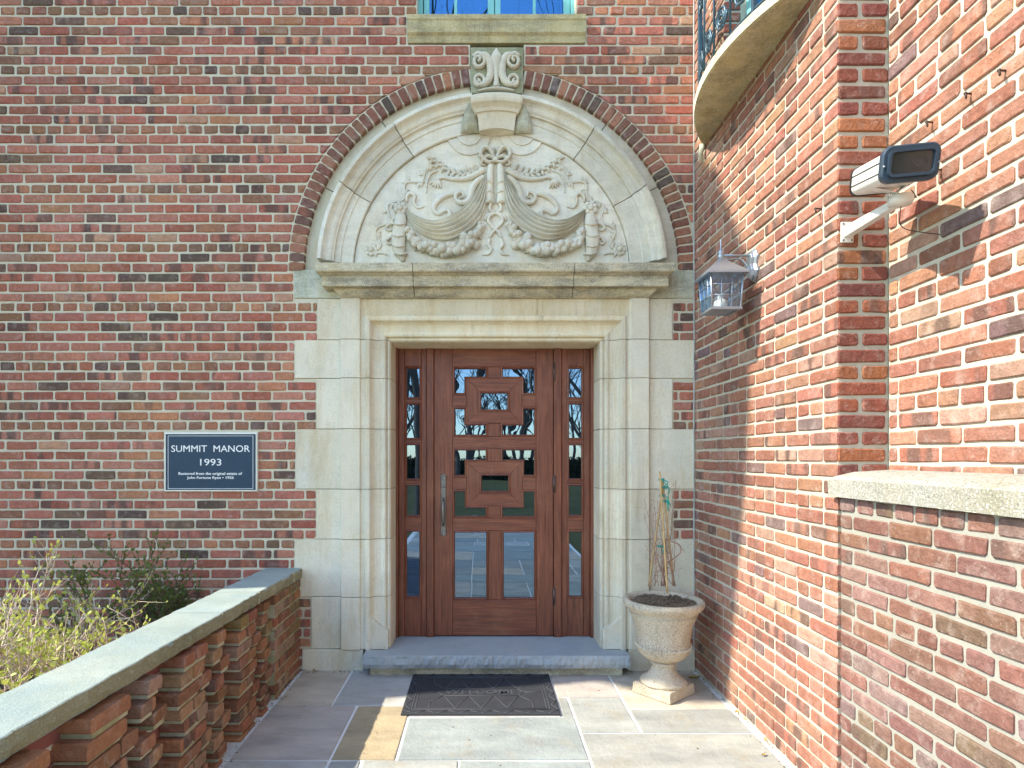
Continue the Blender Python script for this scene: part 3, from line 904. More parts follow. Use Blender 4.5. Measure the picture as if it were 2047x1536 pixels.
# tympanum slab
n = 48; R_ = 276.3*PXM; zb = Z(524)
poly = []
al = math.asin((zb-AZ)/R_)
for i in range(n+1):
    a = al+(math.pi-2*al)*i/n
    poly.append((AX+R_*math.cos(a), AZ+R_*math.sin(a)))
tym = MB().prism(poly, lambda u, v, w: (u, w, v), 0.024, 0.12).build('tympanum', MT['stone_pale'], sur)
YT = 0.024
def P8(zx, zy, mirror=False):                # carving coordinates, mirrored about the middle
    px = 700+zx/3.655; py = 260+zy/3.655
    if mirror: px = 2*990.5-px
    return X(px), Z(py)
S8 = PXM/3.655
def catmull(P, m=6):
    P = [Vector(p) for p in P]
    out = []
    for i in range(len(P)-1):
        p0 = P[max(i-1, 0)]; p1 = P[i]; p2 = P[i+1]; p3 = P[min(i+2, len(P)-1)]
        for k in range(m):
            t = k/m
            out.append(0.5*((2*p1)+(-p0+p2)*t+(2*p0-5*p1+4*p2-p3)*t*t+(-p0+3*p1-3*p2+p3)*t**3))
    out.append(P[-1])
    return out
def lerp_list(a, n):
    out = []
    for i in range(n):
        t = i/(n-1)*(len(a)-1); k = min(int(t), len(a)-2)
        out.append(a[k]+(a[k+1]-a[k])*(t-k))
    return out
def stroke(mb_, pts, wid, hgt, mir, m=6, depth=None):
    """flattened ribbon carved proud of the slab"""
    c = catmull([(p[0], p[1], 0) for p in pts], m)
    n = len(c)
    ws = lerp_list(wid if hasattr(wid, '__len__') else [wid, wid], n)
    hs = lerp_list(hgt if hasattr(hgt, '__len__') else [hgt, hgt], n)
    loops = []
    for i in range(n):
        t = c[min(i+1, n-1)]-c[max(i-1, 0)]
        t = t.normalized() if t.length > 0 else Vector((1, 0, 0))
        nx_ = Vector((-t.y, t.x, 0))
        L = []
        for k in range(7):
            a = math.pi*k/6
            q = c[i]+nx_*(math.cos(a)*ws[i]*1.08)
            xx, zz = P8(q.x, q.y, mir)
            L.append((xx, YT-math.sin(a)**0.6*hs[i]*1.65, zz))
        for k in (1,):
            q = c[i]; xx, zz = P8(q.x, q.y, mir); L.append((xx, YT+.004, zz))
        loops.append(L)
    mb_.loft(loops, smooth=True)
def fruit(mb_, zx, zy, r, mir, h=None, flat=0.75):
    xx, zz = P8(zx, zy, mir)
    mb_.ball((xx, YT-r*S8*(0.5 if h is None else h), zz), r*S8, 10, 7, (1, flat, 1))
def leafy(mb_, zx, zy, ang, ln, w, mir, h=0.008):
    dx, dy = math.cos(ang), math.sin(ang)
    stroke(mb_, [(zx, zy), (zx+dx*ln*.5, zy+dy*ln*.5), (zx+dx*ln, zy+dy*ln)], [w*.35, w, w*.15], [h*.6, h, h*.4], mir, 4)
cr = random.Random(5)
bow = MB()
for mir in (False, True):
    stroke(bow, [(1060, 215), (1018, 140), (975, 132), (955, 185), (1005, 232), (1055, 225)], [9, 14, 15, 15, 13, 9], [.02, .03, .026, .03, .024, .02], mir)
    stroke(bow, [(1058, 210), (1010, 190), (970, 215), (960, 245), (990, 250)], [9, 12, 12, 10, 6], [.02, .024, .02, .016, .01], mir)
    leafy(bow, 1040, 170, -2.0, 60, 16, mir, .02); leafy(bow, 1050, 160, -1.75, 55, 14, mir, .018)
fruit(bow, 1062, 212, 24, False, 0.9)
bow.build('carved_bow', MT['stone_pale'], tym)
cp = MB()
for mir in (False, True):
    stroke(cp, [(1030, 245), (1022, 330), (1018, 430), (1022, 530)], [20, 27, 30, 32], [.016, .02, .02, .018], mir)
    for yy in (385, 455, 525): stroke(cp, [(988, yy+4), (1018, yy-6), (1050, yy+6)], [6, 9, 6], [.018, .027, .018], mir, 4)
    stroke(cp, [(1030, 530), (1020, 570), (1040, 590), (1062, 585)], [12, 12, 10, 8], [.014, .014, .012, .012], mir, 5)
    stroke(cp, [(1062, 600), (1020, 625), (1010, 660), (1040, 700), (1085, 745), (1105, 780)], [9, 12, 12, 12, 12, 8], [.012, .014, .014, .012, .014, .01], mir, 5)
    stroke(cp, [(1020, 790), (1010, 835), (1030, 865), (1010, 900), (965, 905)], [12, 14, 12, 9, 5], [.013, .014, .012, .01, .006], mir, 5)
    stroke(cp, [(1060, 600), (1000, 620), (985, 655)], [10, 12, 6], [.012, .012, .008], mir, 4)
cp.build('carved_pendant', MT['stone_pale'], tym, )
for mir in (False, True):
    dr = MB()
    # swag of cloth: folds hung between the bow and the side rosette
    lo = [(1006, 300), (1004, 465), (965, 620), (880, 725), (760, 790), (640, 800), (520, 755), (440, 680), (400, 600)]
    up = [(985, 290), (945, 385), (880, 490), (800, 575), (705, 630), (610, 652), (520, 636), (445, 596), (398, 568)]
    cl = catmull([(p[0], p[1], 0) for p in lo], 6); cu = catmull([(p[0], p[1], 0) for p in up], 6)
    nv = 29
    loops = []
    for i in range(len(cl)):
        L = []
        tt = i/(len(cl)-1)
        env = math.sin(math.pi*min(max(tt, 0.02), 0.98))**0.35
        for k in range(nv):
            s_ = k/(nv-1)
            q = cu[i].lerp(cl[i], s_)
            xx, zz = P8(q.x, q.y, mir)
            h = math.sin(math.pi*s_)**0.45*0.046*env + 0.018*env*math.sin(s_*2*math.pi*5.4+0.8*math.sin(tt*5))
            L.append((xx, YT-max(h, -0.002), zz))
        loops.append(L)
    V_ = []; F_ = []
    for L in loops: V_ += L
    for i in range(len(loops)-1):
        for k in range(nv-1): F_.append((i*nv+k, i*nv+k+1, (i+1)*nv+k+1, (i+1)*nv+k))
    dr.add(V_, F_, True)
    dr.build('carved_drapery', MT['stone_pale'], tym)
    gl = MB()
    path = catmull([(p[0], p[1], 0) for p in [(430, 740), (470, 820), (560, 860), (660, 880), (760, 875), (850, 840), (910, 780), (960, 700)]], 10)
    for i, q in enumerate(path):
        tt = i/len(path)
        for _ in range(3):
            r_ = cr.uniform(13, 28)*(0.75+0.5*math.sin(math.pi*tt))
            fruit(gl, q.x+cr.uniform(-16, 16), q.y+cr.uniform(-30, 26), r_, mir, cr.uniform(.7, 1.8), cr.uniform(.8, 1.1))
        if i % 4 == 0: leafy(gl, q.x, q.y+8, cr.uniform(.6, 2.5), cr.uniform(34, 52), 11, mir, .014)
    fruit(gl, 925, 755, 34, mir, .6); fruit(gl, 918, 840, 34, mir, .6); fruit(gl, 830, 785, 34, mir, 1.0)
    gl.build('carved_fruit_garland', MT['stone_pale'], tym)
    sp = MB()
    for kk in range(7):
        a = kk*2*math.pi/7; fruit(sp, 365+34*math.cos(a), 568+34*math.sin(a), 20, mir, .9)
    fruit(sp, 365, 568, 22, mir, 1.3)
    stroke(sp, [(372, 610), (362, 700), (352, 800), (360, 880), (388, 955)], [34, 48, 52, 42, 10], [.018, .024, .026, .024, .012], mir)
    for yy, dx in ((690, 0), (775, -8), (850, -4), (905, 10)): stroke(sp, [(312+dx, yy-6), (360+dx, yy+12), (408+dx, yy-4)], [6, 10, 6], [.024, .034, .024], mir, 4)
    for yy in (690, 790): stroke(sp, [(320, yy-10), (285, yy-8), (262, yy+18), (280, yy+38), (310, yy+30)], [8, 11, 10, 8, 4], [.012, .013, .012, .01, .006], mir, 5)
    sp.build('carved_side_pendant', MT['stone_pale'], tym)
    rb_ = MB()
    stroke(rb_, [(975, 335), (925, 375), (890, 430), (868, 500), (835, 525), (790, 522), (768, 490), (782, 458), (815, 450), (828, 478), (806, 492)], [16, 22, 24, 22, 18, 16, 14, 12, 10, 8, 5], [.016, .02, .02, .018, .018, .018, .016, .016, .014, .014, .012], mir)
    stroke(rb_, [(775, 470), (730, 462), (665, 490), (615, 540), (612, 585), (645, 605), (690, 580), (722, 590), (715, 640), (640, 668), (540, 655), (450, 608)], [8, 16, 18, 16, 14, 14, 14, 14, 16, 12, 8, 5], [.01, .015, .016, .014, .014, .013, .013, .014, .014, .01, .008, .005], mir)
    stroke(rb_, [(975, 285), (905, 330), (820, 352), (740, 350), (680, 338), (640, 352)], [22, 20, 16, 14, 12, 8], [.02, .018, .016, .014, .012, .009], mir)
    for kk in range(5): leafy(rb_, 640, 350, 1.2+kk*.35, 70, 13, mir, .014)
    stroke(rb_, [(640, 290), (590, 310), (560, 370), (555, 450)], [4, 7, 7, 3], [.006, .008, .008, .005], mir)
    stroke(rb_, [(410, 520), (412, 480), (440, 455), (470, 475), (465, 520), (490, 560), (540, 550)], [7, 12, 14, 12, 10, 8, 4], [.008, .012, .013, .012, .01, .008, .005], mir)
    rb_.build('carved_ribbon', MT['stone_pale'], tym)
    lf = MB()
    for kk in range(9):
        t = kk/8
        zx = 930-330*t; zy = 285 + 30*math.sin(t*4.0) - 110*max(0, t-.45)
        for sg in (-1, 1): leafy(lf, zx, zy, math.pi + sg*0.75 - (0.45 if t > .5 else -.1), 62-12*t, 14, mir, .012)
        stroke(lf, [(zx+20, zy), (zx-24, zy-6)], 7, .01, mir, 3)
    lf.build('carved_leaf_spray', MT['stone_pale'], tym)
    vb = MB()
    arcp = []
    for i in range(40):
        t = i/39
        a = math.radians(118+54*t)
        rr_ = (268-30 + 9*math.sin(t*26))*3.655
        zx = (983-700)*3.655 + rr_*math.cos(a); zy = (541-260)*3.655 - rr_*math.sin(a)
        arcp.append((zx, zy))
    stroke(vb, arcp, [6, 8, 8, 7], .007, mir, 3)
    for i in range(2, 39, 3):
        zx, zy = arcp[i]
        sg = 1 if (i//3) % 2 else -1
        a = math.radians(118+54*i/39)
        ox, oy = math.cos(a)*sg, -math.sin(a)*sg
        fruit(vb, zx+ox*20, zy+oy*20, 17, mir, .2, .5)
        leafy(vb, zx, zy, math.atan2(oy, ox)+.9, 46, 11, mir, .008); leafy(vb, zx, zy, math.atan2(oy, ox)-.9, 42, 10, mir, .008)
    zx, zy = 150, 868
    for kk in range(8): fruit(vb, zx+32*math.cos(kk*.785), zy+32*math.sin(kk*.785), 17, mir, .2, .6)
    fruit(vb, zx, zy, 20, mir, .5)
    stroke(vb, [(195, 895), (225, 890), (265, 905)], [8, 9, 4], .007, mir, 4)
    vb.build('carved_vine_border', MT['stone_pale'], tym)
    # scalloped shell panels under the keystone
    sh = MB()
    cxx, czz = P8(868, 15, mir)
    for rad, h in ((160, .010), (92, .018)):
        pl = []
        for i in range(25):
            a = math.pi*i/24
            px_, pz_ = cxx+rad*S8*math.cos(a), czz-rad*S8*math.sin(a)
            rr2 = math.hypot(px_-AX, pz_-AZ)
            pl.append((px_, pz_))
        # trim the top of the lobe to the arch line
        top = []
        for i in range(13):
            t = i/12
            px_ = cxx-rad*S8+2*rad*S8*t
            q = (276*PXM)**2-(px_-AX)**2
            top.append((px_, min(AZ+math.sqrt(q), czz+0.04)))
        sh.prism(pl[::-1][::-1]+top[1:-1], lambda u, v, w: (u, w, v), YT-h, YT+.003)
    sh.build('carved_scallop', MT['stone_green' if False else 'stone_pale'], tym)

# keystone: fleur panel over a moulded corbel
key = MB().box(X(941), X(1046), -0.012, 0.2, Z(189), Z(97), .004).build('keystone_block', MT['stone_olive'], sur)
fl = MB()
def K(px, py): return (px, py)
def kstroke(pts, wid, hgt, mir=False, m=6):
    c = catmull([(p[0], p[1], 0) for p in pts], m); n = len(c)
    ws = lerp_list(wid, n); hs = lerp_list(hgt, n); loops = []
    for i in range(n):
        t = c[min(i+1, n-1)]-c[max(i-1, 0)]; t.normalize(); q0 = Vector((-t.y, t.x, 0)); L = []
        for k in range(9):
            a = math.pi*k/8; q = c[i]+q0*math.cos(a)*ws[i]
            qx = 2*992.0-q.x if mir else q.x
            L.append((X(qx), -0.011-math.sin(a)**.6*hs[i], Z(q.y)))
        qx = 2*992.0-c[i].x if mir else c[i].x
        L.append((X(qx), -0.006, Z(c[i].y)))
        loops.append(L)
    fl.loft(loops, smooth=True)
kstroke([(992, 100), (992, 110), (992, 121), (992, 140), (992, 160), (992, 178)], [0.5, 7, 12, 7.5, 5, 7], [.008, .03, .042, .034, .03, .03])
for mir in (False, True):
    kstroke([(955, 128), (960, 124), (958, 119), (950, 121), (948, 129), (953, 138), (963, 137), (969, 127), (964, 116), (955, 112), (946, 117)], [2.5, 3, 3, 3.5, 4, 4, 4, 4, 4, 4.5, 4][::1], [.03, .03, .03, .03, .03, .03, .03, .03, .03, .03, .02], mir)
    kstroke([(958, 115), (972, 117), (980, 135), (980, 155), (972, 170), (960, 174)], [5, 7, 8, 8, 7, 5], [.03, .034, .034, .034, .034, .028], mir)
    kstroke([(955, 163), (959, 166), (956, 170), (950, 167), (950, 160), (957, 155), (965, 158), (968, 166), (963, 173), (955, 175), (948, 170)], [2.5, 3, 3, 3.5, 3.5, 3.5, 3.5, 3.5, 3.5, 4, 3.5], [.028]*11, mir)
kstroke([(956, 186), (970, 184), (992, 182), (1014, 184), (1028, 186)], [2, 3, 3.5, 3, 2], [.02, .03, .032, .03, .02])
fl.build('carved_fleur', MT['stone_pale'], key)
loops = []
for py, hw, yy in ((190, 50, -.09), (192, 52, -.110), (200, 52, -.112), (206, 51, -.108), (212, 49, -.094), (219, 46, -.080), (226, 43, -.074), (228, 40, -.064), (233, 38, -.060), (248, 36.5, -.052), (262, 35, -.046), (265, 35, -.03)):
    L = []
    for k in range(9):
        t = -1+2*k/8
        px = 993+hw*t
        dz = 5*(1-t*t)                       # follows the curve of the arch
        L.append((X(px, yy), yy-0.004*(1-t*t), Z(py-dz, yy)))
    L += [(X(993+hw, yy), 0.05, Z(py, yy)), (X(993-hw, yy), 0.05, Z(py, yy))]
    loops.append(L)
MB().loft(loops).build('keystone_corbel', MT['stone'], sur, bevel=0.0015)
for s_ in (-1, 1):
    loops = []
    for py, hw, yy in ((196, 5, -.02), (208, 7, -.034), (222, 11, -.044), (238, 15, -.046), (254, 18, -.042), (266, 19, -.03), (268, 18, -.01)):
        L = []
        for k in range(9):
            a = math.pi*k/8
            L.append((X(993+s_*(53+0.0)+hw*math.cos(a)*1.0), -0.006+(yy)*math.sin(a), Z(py)))
        loops.append(L)
    MB().loft(loops, smooth=True).build('corbel_shoulder', MT['stone_green'], sur)

# door step
stp = MB()
zs = 0.1443
xs0, xs1 = -0.778, 0.978
nseg = 170
loops = []
sr = random.Random(4)
for i in range(nseg+1):
    x = xs0+(xs1-xs0)*i/nseg
    j = [.6*q_+.4*sr.uniform(-.007, .007) for q_ in j] if i else [0]*4
    j = [q_+sr.uniform(-.0035, .0035) for q_ in j]
    loops.append([(x, -0.03, zs-.085), (x, -0.148+j[0], zs-.085+j[1]*.5), (x, -0.160+j[1], zs-.055), (x, -0.158+j[2], zs-.02), (x, -0.155+j[3]*.5, zs-.003), (x, -0.148, zs), (x, -0.03, zs)])
stp.loft(loops)
stp.box(X(768), X(1211), -0.0305, 0.42, zs-.085, zs-.0005)
stp_o = stp.build('door_step', MT['bluestone'])
tag(stp_o, 'blue-grey stone step with a rough split edge below the door', 'step')
MB().box(-0.74, 0.94, -0.105, -0.025, -0.005, zs-.086, .004).build('riser', MT['stone_weather'], stp_o)

# ------------------------------------------------------------------ entrance door
YD = 0.27
door = thing('entrance_door', 'reddish brown wooden front door with geometric glass panes and sidelights', 'door', (X(990), YD, zs))
def zx(z_): return X(760+z_/2.328, YD)
def zz_(z_): return Z(660+z_/2.328, YD)
dseed = random.Random(9)
def board(name, x0, x1, z0, z1, y0, y1, parent, bev=0.004, horiz=None):
    m_ = MB().box(x0, x1, y0, y1, z0, z1, bev)
    o = m_.build(name, MT['wood'], parent, fix=False)
    grain(o, horiz if horiz is not None else abs(x1-x0) > abs(z1-z0))
    return o
def grain(o, horiz):
    me = o.data
    off = dseed.uniform(0, 50)
    a = me.attributes.new('grain', 'FLOAT_VECTOR', 'POINT')
    co = [((v.co.z+off, v.co.y, v.co.x) if horiz else (v.co.x+off, v.co.y, v.co.z)) for v in me.vertices]
    a.data.foreach_set('vector', np.array(co, 'f').ravel())
def poly_ring(poly, inset):
    n = len(poly); out = []
    area = sum(poly[i][0]*poly[(i+1) % n][1]-poly[(i+1) % n][0]*poly[i][1] for i in range(n))
    sg = 1 if area > 0 else -1
    for i in range(n):
        p = Vector(poly[i]); a = Vector(poly[i-1]); b_ = Vector(poly[(i+1) % n])
        d1 = (p-a).normalized(); d2 = (b_-p).normalized()
        n1 = Vector((-d1.y, d1.x))*sg; n2 = Vector((-d2.y, d2.x))*sg
        out.append(tuple(p+n1*inset+n2*inset))
    return out
def pane(poly, yf, parent, glass='glass'):
    """pane with its glazing bead; poly is the sight opening in x,z"""
    o = MB().prism(poly_ring(poly, -0.004), lambda u, v, w: (u, w, v), yf+.020, yf+.024).build('pane', MT[glass], parent)
    rings = []
    for ins, yy in ((-0.010, yf-.002), (-0.002, yf-.006), (0.002, yf-.002), (0.005, yf+.008), (0.006, yf+.019), (-0.010, yf+.019)):
        rings.append([(p[0], yy, p[1]) for p in poly_ring(poly, ins)])
    n = len(poly); v = []; f = []
    for L in rings: v += L
    for i in range(len(rings)):
        for k in range(n): f.append((i*n+k, i*n+(k+1) % n, ((i+1) % len(rings))*n+(k+1) % n, ((i+1) % len(rings))*n+k))
    bd_ = MB().add(v, f).build('glazing_bead', MT['wood'], o)
    grain(bd_, False)
def rect(x0, x1, z0, z1): return [(x0, min(z0, z1)), (x1, min(z0, z1)), (x1, max(z0, z1)), (x0, max(z0, z1))]
# frame
board('frame_jamb', X(789, YD)-.005, zx(86), zs, Z(690, YD)+.01, YD-.03, YD+.07, door)
board('frame_jamb', zx(977), X(1191, YD)+.005, zs, Z(690, YD)+.01, YD-.03, YD+.07, door)
board('frame_head', zx(86)+.0005, zx(977)-.0005, zz_(82), Z(690, YD)+.012, YD-.028, YD+.07, door)
for a, b_ in ((217, 250), (807, 843)):
    board('mullion', zx(a)+.0006, zx(b_)-.0006, zs, zz_(82)-.0006, YD-.016, YD+.06, door)
# sidelights
SY = [(176, 315), (343, 505), (533, 695), (722, 865), (937, 1243)]
for (xa, xb, pa, pb, lab) in ((86, 217, 120, 185, 'left'), (843, 977, 877, 941, 'right')):
    sl = bpy.data.objects.new('sidelight', None); COL.objects.link(sl); sl.location = (zx((xa+xb)/2), YD, zs); par(sl, door)
    PW[sl.name] = Vector((zx((xa+xb)/2), YD, zs))
    y0, y1 = YD, YD+.045
    ov = 0.010
    board('stile', zx(xa)+.001, zx(pa)-ov, zs+.002, zz_(84), y0, y1, sl)
    board('stile', zx(pb)+ov, zx(xb)-.001, zs+.002, zz_(84), y0, y1, sl)
    ed = [84]+[q for p in SY for q in p]+[1422]
    for i in range(0, len(ed), 2):
        za, zb2 = zz_(ed[i]), zz_(ed[i+1])
        if i > 0: za -= ov
        else: za -= .001
        if i < len(ed)-2: zb2 += ov
        else: zb2 = zs+.003
        board('rail', zx(pa)-ov+.0006, zx(pb)+ov-.0006, zb2, za, y0+.001, y1-.001, sl)
    for a, b_ in SY: pane(rect(zx(pa), zx(pb), zz_(b_), zz_(a)), y0, sl, 'flat_glass')
# door leaf
leaf = bpy.data.objects.new('door_leaf', None); COL.objects.link(leaf); leaf.location = (zx(528), YD, zs); par(leaf, door)
PW[leaf.name] = Vector((zx(528), YD, zs))
y0, y1 = YD-.004, YD+.045
OV = 0.010
xl, xr_ = zx(344), zx(720)
board('stile', zx(251), xl-OV, zs+.008, zz_(85), y0, y1, leaf)
board('stile', xr_+OV, zx(805), zs+.008, zz_(85), y0, y1, leaf)
def rail(za, zb_): board('rail', xl-OV+.0006, xr_+OV-.0006, zz_(zb_), zz_(za), y0+.001, y1-.001, leaf)
rail(86, 178-6.4); rail(490+6.4, 557-6.4); rail(869+6.4, 940-6.4)
board('rail', xl-OV+.0006, xr_+OV-.0006, zs+.009, zz_(1250)-OV, y0+.001, y1-.001, leaf)
for (ta, tb, sq, pin) in ((178, 490, (400, 660, 225, 435), (467, 595, 292, 373)), (557, 869, (402, 662, 612, 820), (470, 600, 675, 753))):
    sx0, sx1, sz0, sz1 = zx(sq[0])+.002, zx(sq[1])-.002, zz_(sq[3])+.002, zz_(sq[2])-.002
    ix0, ix1, iz0, iz1 = zx(pin[0])-OV, zx(pin[1])+OV, zz_(pin[3])-OV, zz_(pin[2])+OV
    # mitred square frame
    for kx, q in enumerate(([(sx0, sz1), (sx1, sz1), (ix1, iz1), (ix0, iz1)], [(sx0, sz0), (ix0, iz0), (ix1, iz0), (sx1, sz0)], [(sx0, sz0), (sx0, sz1), (ix0, iz1), (ix0, iz0)], [(sx1, sz1), (sx1, sz0), (ix1, iz0), (ix1, iz1)])):
        o = MB().prism(q, lambda u, v, w: (u, w, v), y0-.004, y1-.002).build('fret_board', MT['wood'], leaf, bevel=0.0025); grain(o, kx < 2)
    cx0, cx1 = zx(500)+.001, zx(562)-.001
    board('muntin', cx0, cx1, sz1, zz_(ta-6.4)-.001, y0+.002, y1-.002, leaf); board('muntin', cx0, cx1, zz_(tb+6.4)+.001, sz0, y0+.002, y1-.002, leaf)
    mz1, mz0 = (zz_(302), zz_(358)) if ta == 178 else (zz_(684), zz_(744))
    board('muntin', xl-OV+.001, sx0, mz0, mz1, y0+.002, y1-.002, leaf); board('muntin', sx1, xr_+OV-.001, mz0, mz1, y0+.002, y1-.002, leaf)
    e = OV
    TL = [(xl, mz1+e), (sx0-e, mz1+e), (sx0-e, sz1+e), (cx0-e, sz1+e), (cx0-e, zz_(ta)), (xl, zz_(ta))]
    TR = [(cx1+e, sz1+e), (sx1+e, sz1+e), (sx1+e, mz1+e), (xr_, mz1+e), (xr_, zz_(ta)), (cx1+e, zz_(ta))]
    BL = [(xl, zz_(tb)), (cx0-e, zz_(tb)), (cx0-e, sz0-e), (sx0-e, sz0-e), (sx0-e, mz0-e), (xl, mz0-e)]
    BR = [(cx1+e, zz_(tb)), (xr_, zz_(tb)), (xr_, mz0-e), (sx1+e, mz0-e), (sx1+e, sz0-e), (cx1+e, sz0-e)]
    for q in (TL, TR, BL, BR): pane(q, y0, leaf)
    pane(rect(zx(pin[0]), zx(pin[1]), zz_(pin[3]), zz_(pin[2])), y0-.004, leaf, 'flat_glass')
cx0, cx1 = zx(497)+OV, zx(572)-OV
board('muntin', cx0, cx1, zz_(1250)-OV+.001, zz_(940-6.4)-.001, y0+.002, y1-.002, leaf)
pane(rect(xl, zx(497), zz_(1250), zz_(940)), y0, leaf, 'flat_glass'); pane(rect(zx(572), xr_, zz_(1250), zz_(940)), y0, leaf, 'flat_glass')
for a, b_ in ((158, 232), (683, 752), (1203, 1272)):
    h = MB().tube([(zx(808), YD-.020, zz_(b_)), (zx(808), YD-.020, zz_(a))], 0.008, 10)
    h.ball((zx(808), YD-.020, zz_(a)+.004), .008); h.ball((zx(808), YD-.020, zz_(b_)-.004), .008)
    h.build('hinge', MT['steel'], door)
# handle set
hp = bpy.data.objects.new('handle', None); COL.objects.link(hp); hp.location = (zx(295), YD-.01, zz_(830)); par(hp, leaf); PW[hp.name] = Vector((zx(295), YD-.01, zz_(830)))
hx = zx(295)
m_ = MB(); pts = [(0, 665, 1), (0, 672, 5), (0, 680, 9), (0, 688, 12), (0, 700, 14), (0, 712, 13), (0, 770, 13), (0, 900, 12), (0, 925, 13), (0, 938, 15), (0, 948, 10), (0, 958, 5), (0, 964, 1)]
yp = y0
loops = []
for _, zc, hw in pts:
    w = hw/2.328*(D+YD)/F
    loops.append([(hx-w, yp, zz_(zc)), (hx-w*.8, yp-.006, zz_(zc)), (hx+w*.8, yp-.006, zz_(zc)), (hx+w, yp, zz_(zc))])
m_.loft(loops)
for zc in (680, 693, 935, 948):
    for sg in (-1, 1): m_.ball((hx+sg*.014, yp-.005, zz_(zc)), .010, 8, 6, (1, .5, 1))
m_.ball((hx, yp-.006, zz_(728)), .013, 12, 8, (1, .5, 1))
gr = catmull([(hx, yp-.004, zz_(800)), (hx, yp-.035, zz_(795)), (hx, yp-.052, zz_(815)), (hx, yp-.055, zz_(850)), (hx, yp-.05, zz_(885)), (hx, yp-.03, zz_(905)), (hx, yp-.004, zz_(908))], 6)
m_.tube(gr, [0.008]*6+[0.0085+.003*math.sin(i/24*math.pi) for i in range(len(gr)-12)]+[0.008]*6, 10)
m_.tube(catmull([(hx, yp-.006, zz_(790)), (hx, yp-.03, zz_(780)), (hx, yp-.05, zz_(783))], 5), .006, 8)
m_.build('handle_set', MT['pewter'], leaf)
bpy.data.objects.remove(hp)
# hallway behind the glass
hall = struct(MB().add([(-1.1, .5, -.05), (1.3, .5, -.05), (1.3, .5, 2.6), (-1.1, .5, 2.6), (-1.1, 2.6, -.05), (1.3, 2.6, -.05), (1.3, 2.6, 2.6), (-1.1, 2.6, 2.6)], [(0, 1, 5, 4), (4, 5, 6, 7), (0, 4, 7, 3), (1, 2, 6, 5), (3, 7, 6, 2)]).build('hallway', MT['dark']))
hall['label'] = 'dark hallway behind the door glass'
m_ = MB()
for (xa, xb, za, zb2) in ((811, 832, 885, 1024), (1143, 1166, 882, 1032)):
    n = 12; yb = YD+.12
    top = [(X(xa-6, yb)+ (X(xb+3, yb)-X(xa-6, yb))*i/n, yb+.010*math.sin(i*2.1), 0) for i in range(n+1)]
    v = [(p[0], p[1], Z(za, yb)) for p in top]+[(p[0], p[1], Z(zb2, yb)) for p in top]
    c_ = MB().add(v, [(i, i+1, n+2+i, n+1+i) for i in range(n)], True).build('curtain', MT['cloth'])
    tag(c_, 'white curtain behind the %s sidelight glass' % ('handle-side' if xa < 900 else 'hinge-side'), 'curtain', 'sidelight curtains')
yb = y0+.030
nt = MB().box(X(976, yb), X(1006, yb), yb, yb+.002, Z(986, yb), Z(948, yb)).build('notice', MT['paper'])
tag(nt, 'white printed notice behind the small lower door pane', 'notice')
m_ = MB()
for i, (wd, th) in enumerate(((20, 1.2), (24, 1.2), (10, 3.0), (22, 1.2), (24, 1.2), (16, 1.2))):
    py = 955+i*5.0
    m_.box(X(991-wd/2, yb), X(991+wd/2, yb), yb-.0015, yb-.001, Z(py+th, yb), Z(py, yb))
m_.build('print', MT['ink'], nt)

# ------------------------------------------------------------------ upper window
YW = 0.09
win = thing('upper_window', 'teal casement window above the doorway, reflecting blue sky', 'window', (X(990), YW, Z(35)))
def wx(px): return X(px, YW)
zb, zt_ = Z(36, YW)-.01, Z(36, YW)+1.25
MB().box(wx(833), wx(846), YW-.03, YW+.06, zb, zt_, .004).build('frame', MT['teal'], win)
MB().box(wx(1140), wx(1153), YW-.03, YW+.06, zb, zt_, .004).build('frame', MT['teal'], win)
MB().box(wx(846), wx(1140), YW-.03, YW+.06, zb, zb+.012, .003).build('frame_sill', MT['teal'], win)
MB().box(wx(846), wx(1140), YW-.03, YW+.06, zt_-.05, zt_, .003).build('frame_head', MT['teal'], win)
for xa, xm, xb in ((847.5, 911, 988), (989.5, 1068, 1139)):
    sh = bpy.data.objects.new('casement', None); COL.objects.link(sh); c_ = Vector((wx((xa+xb)/2), YW, zb)); sh.location = c_; par(sh, win); PW[sh.name] = c_
    MB().box(wx(xa), wx(xa+11), YW-.012, YW+.03, zb+.014, zt_-.052, .003).build('stile', MT['teal'], sh)
    MB().box(wx(xb-13), wx(xb), YW-.012, YW+.03, zb+.014, zt_-.052, .003).build('stile', MT['teal'], sh)
    MB().box(wx(xm-3), wx(xm+3), YW-.006, YW+.02, zb+.02, zt_-.06, .003).build('muntin', MT['teal'], sh)
    for zq in (0.32, 0.62, 0.92): MB().box(wx(xa+11), wx(xb-13), YW-.005, YW+.019, zb+zq, zb+zq+.02, .003).build('muntin', MT['teal'], sh)
    MB().box(wx(xa+10), wx(xm-2), YW+.006, YW+.010, zb+.014, zt_-.055).build('pane', MT['win_glass'], sh)
    MB().box(wx(xm+2), wx(xb-12), YW+.006, YW+.010, zb+.014, zt_-.055).build('pane', MT['win_glass'], sh)
MB().box(wx(836), wx(1150), YW+.065, YW+.16, zb, zt_).build('dark_backing', MT['dark'], win)  # dark block close behind the panes
MB().box(wx(820), wx(1165), YW-.04, YW+.1, zt_, zt_+.2).build('lintel', MT['stone'], win)
sp = [(35, -0.03), (36, -0.036), (45, -0.036), (47, -0.030), (70, -0.028), (75, -0.012), (87, -0.006)]
loops = []
for py, yy in sp:
    loops.append([(X(815), yy, Z(py)), (X(1170), yy, Z(py)), (X(1170), 0.2, Z(py)), (X(815), 0.2, Z(py))])
ws = MB().loft(loops).build('window_sill', MT['stone_yellow'], bevel=.002)
tag(ws, 'yellowed stone sill under the teal upper window', 'sill')

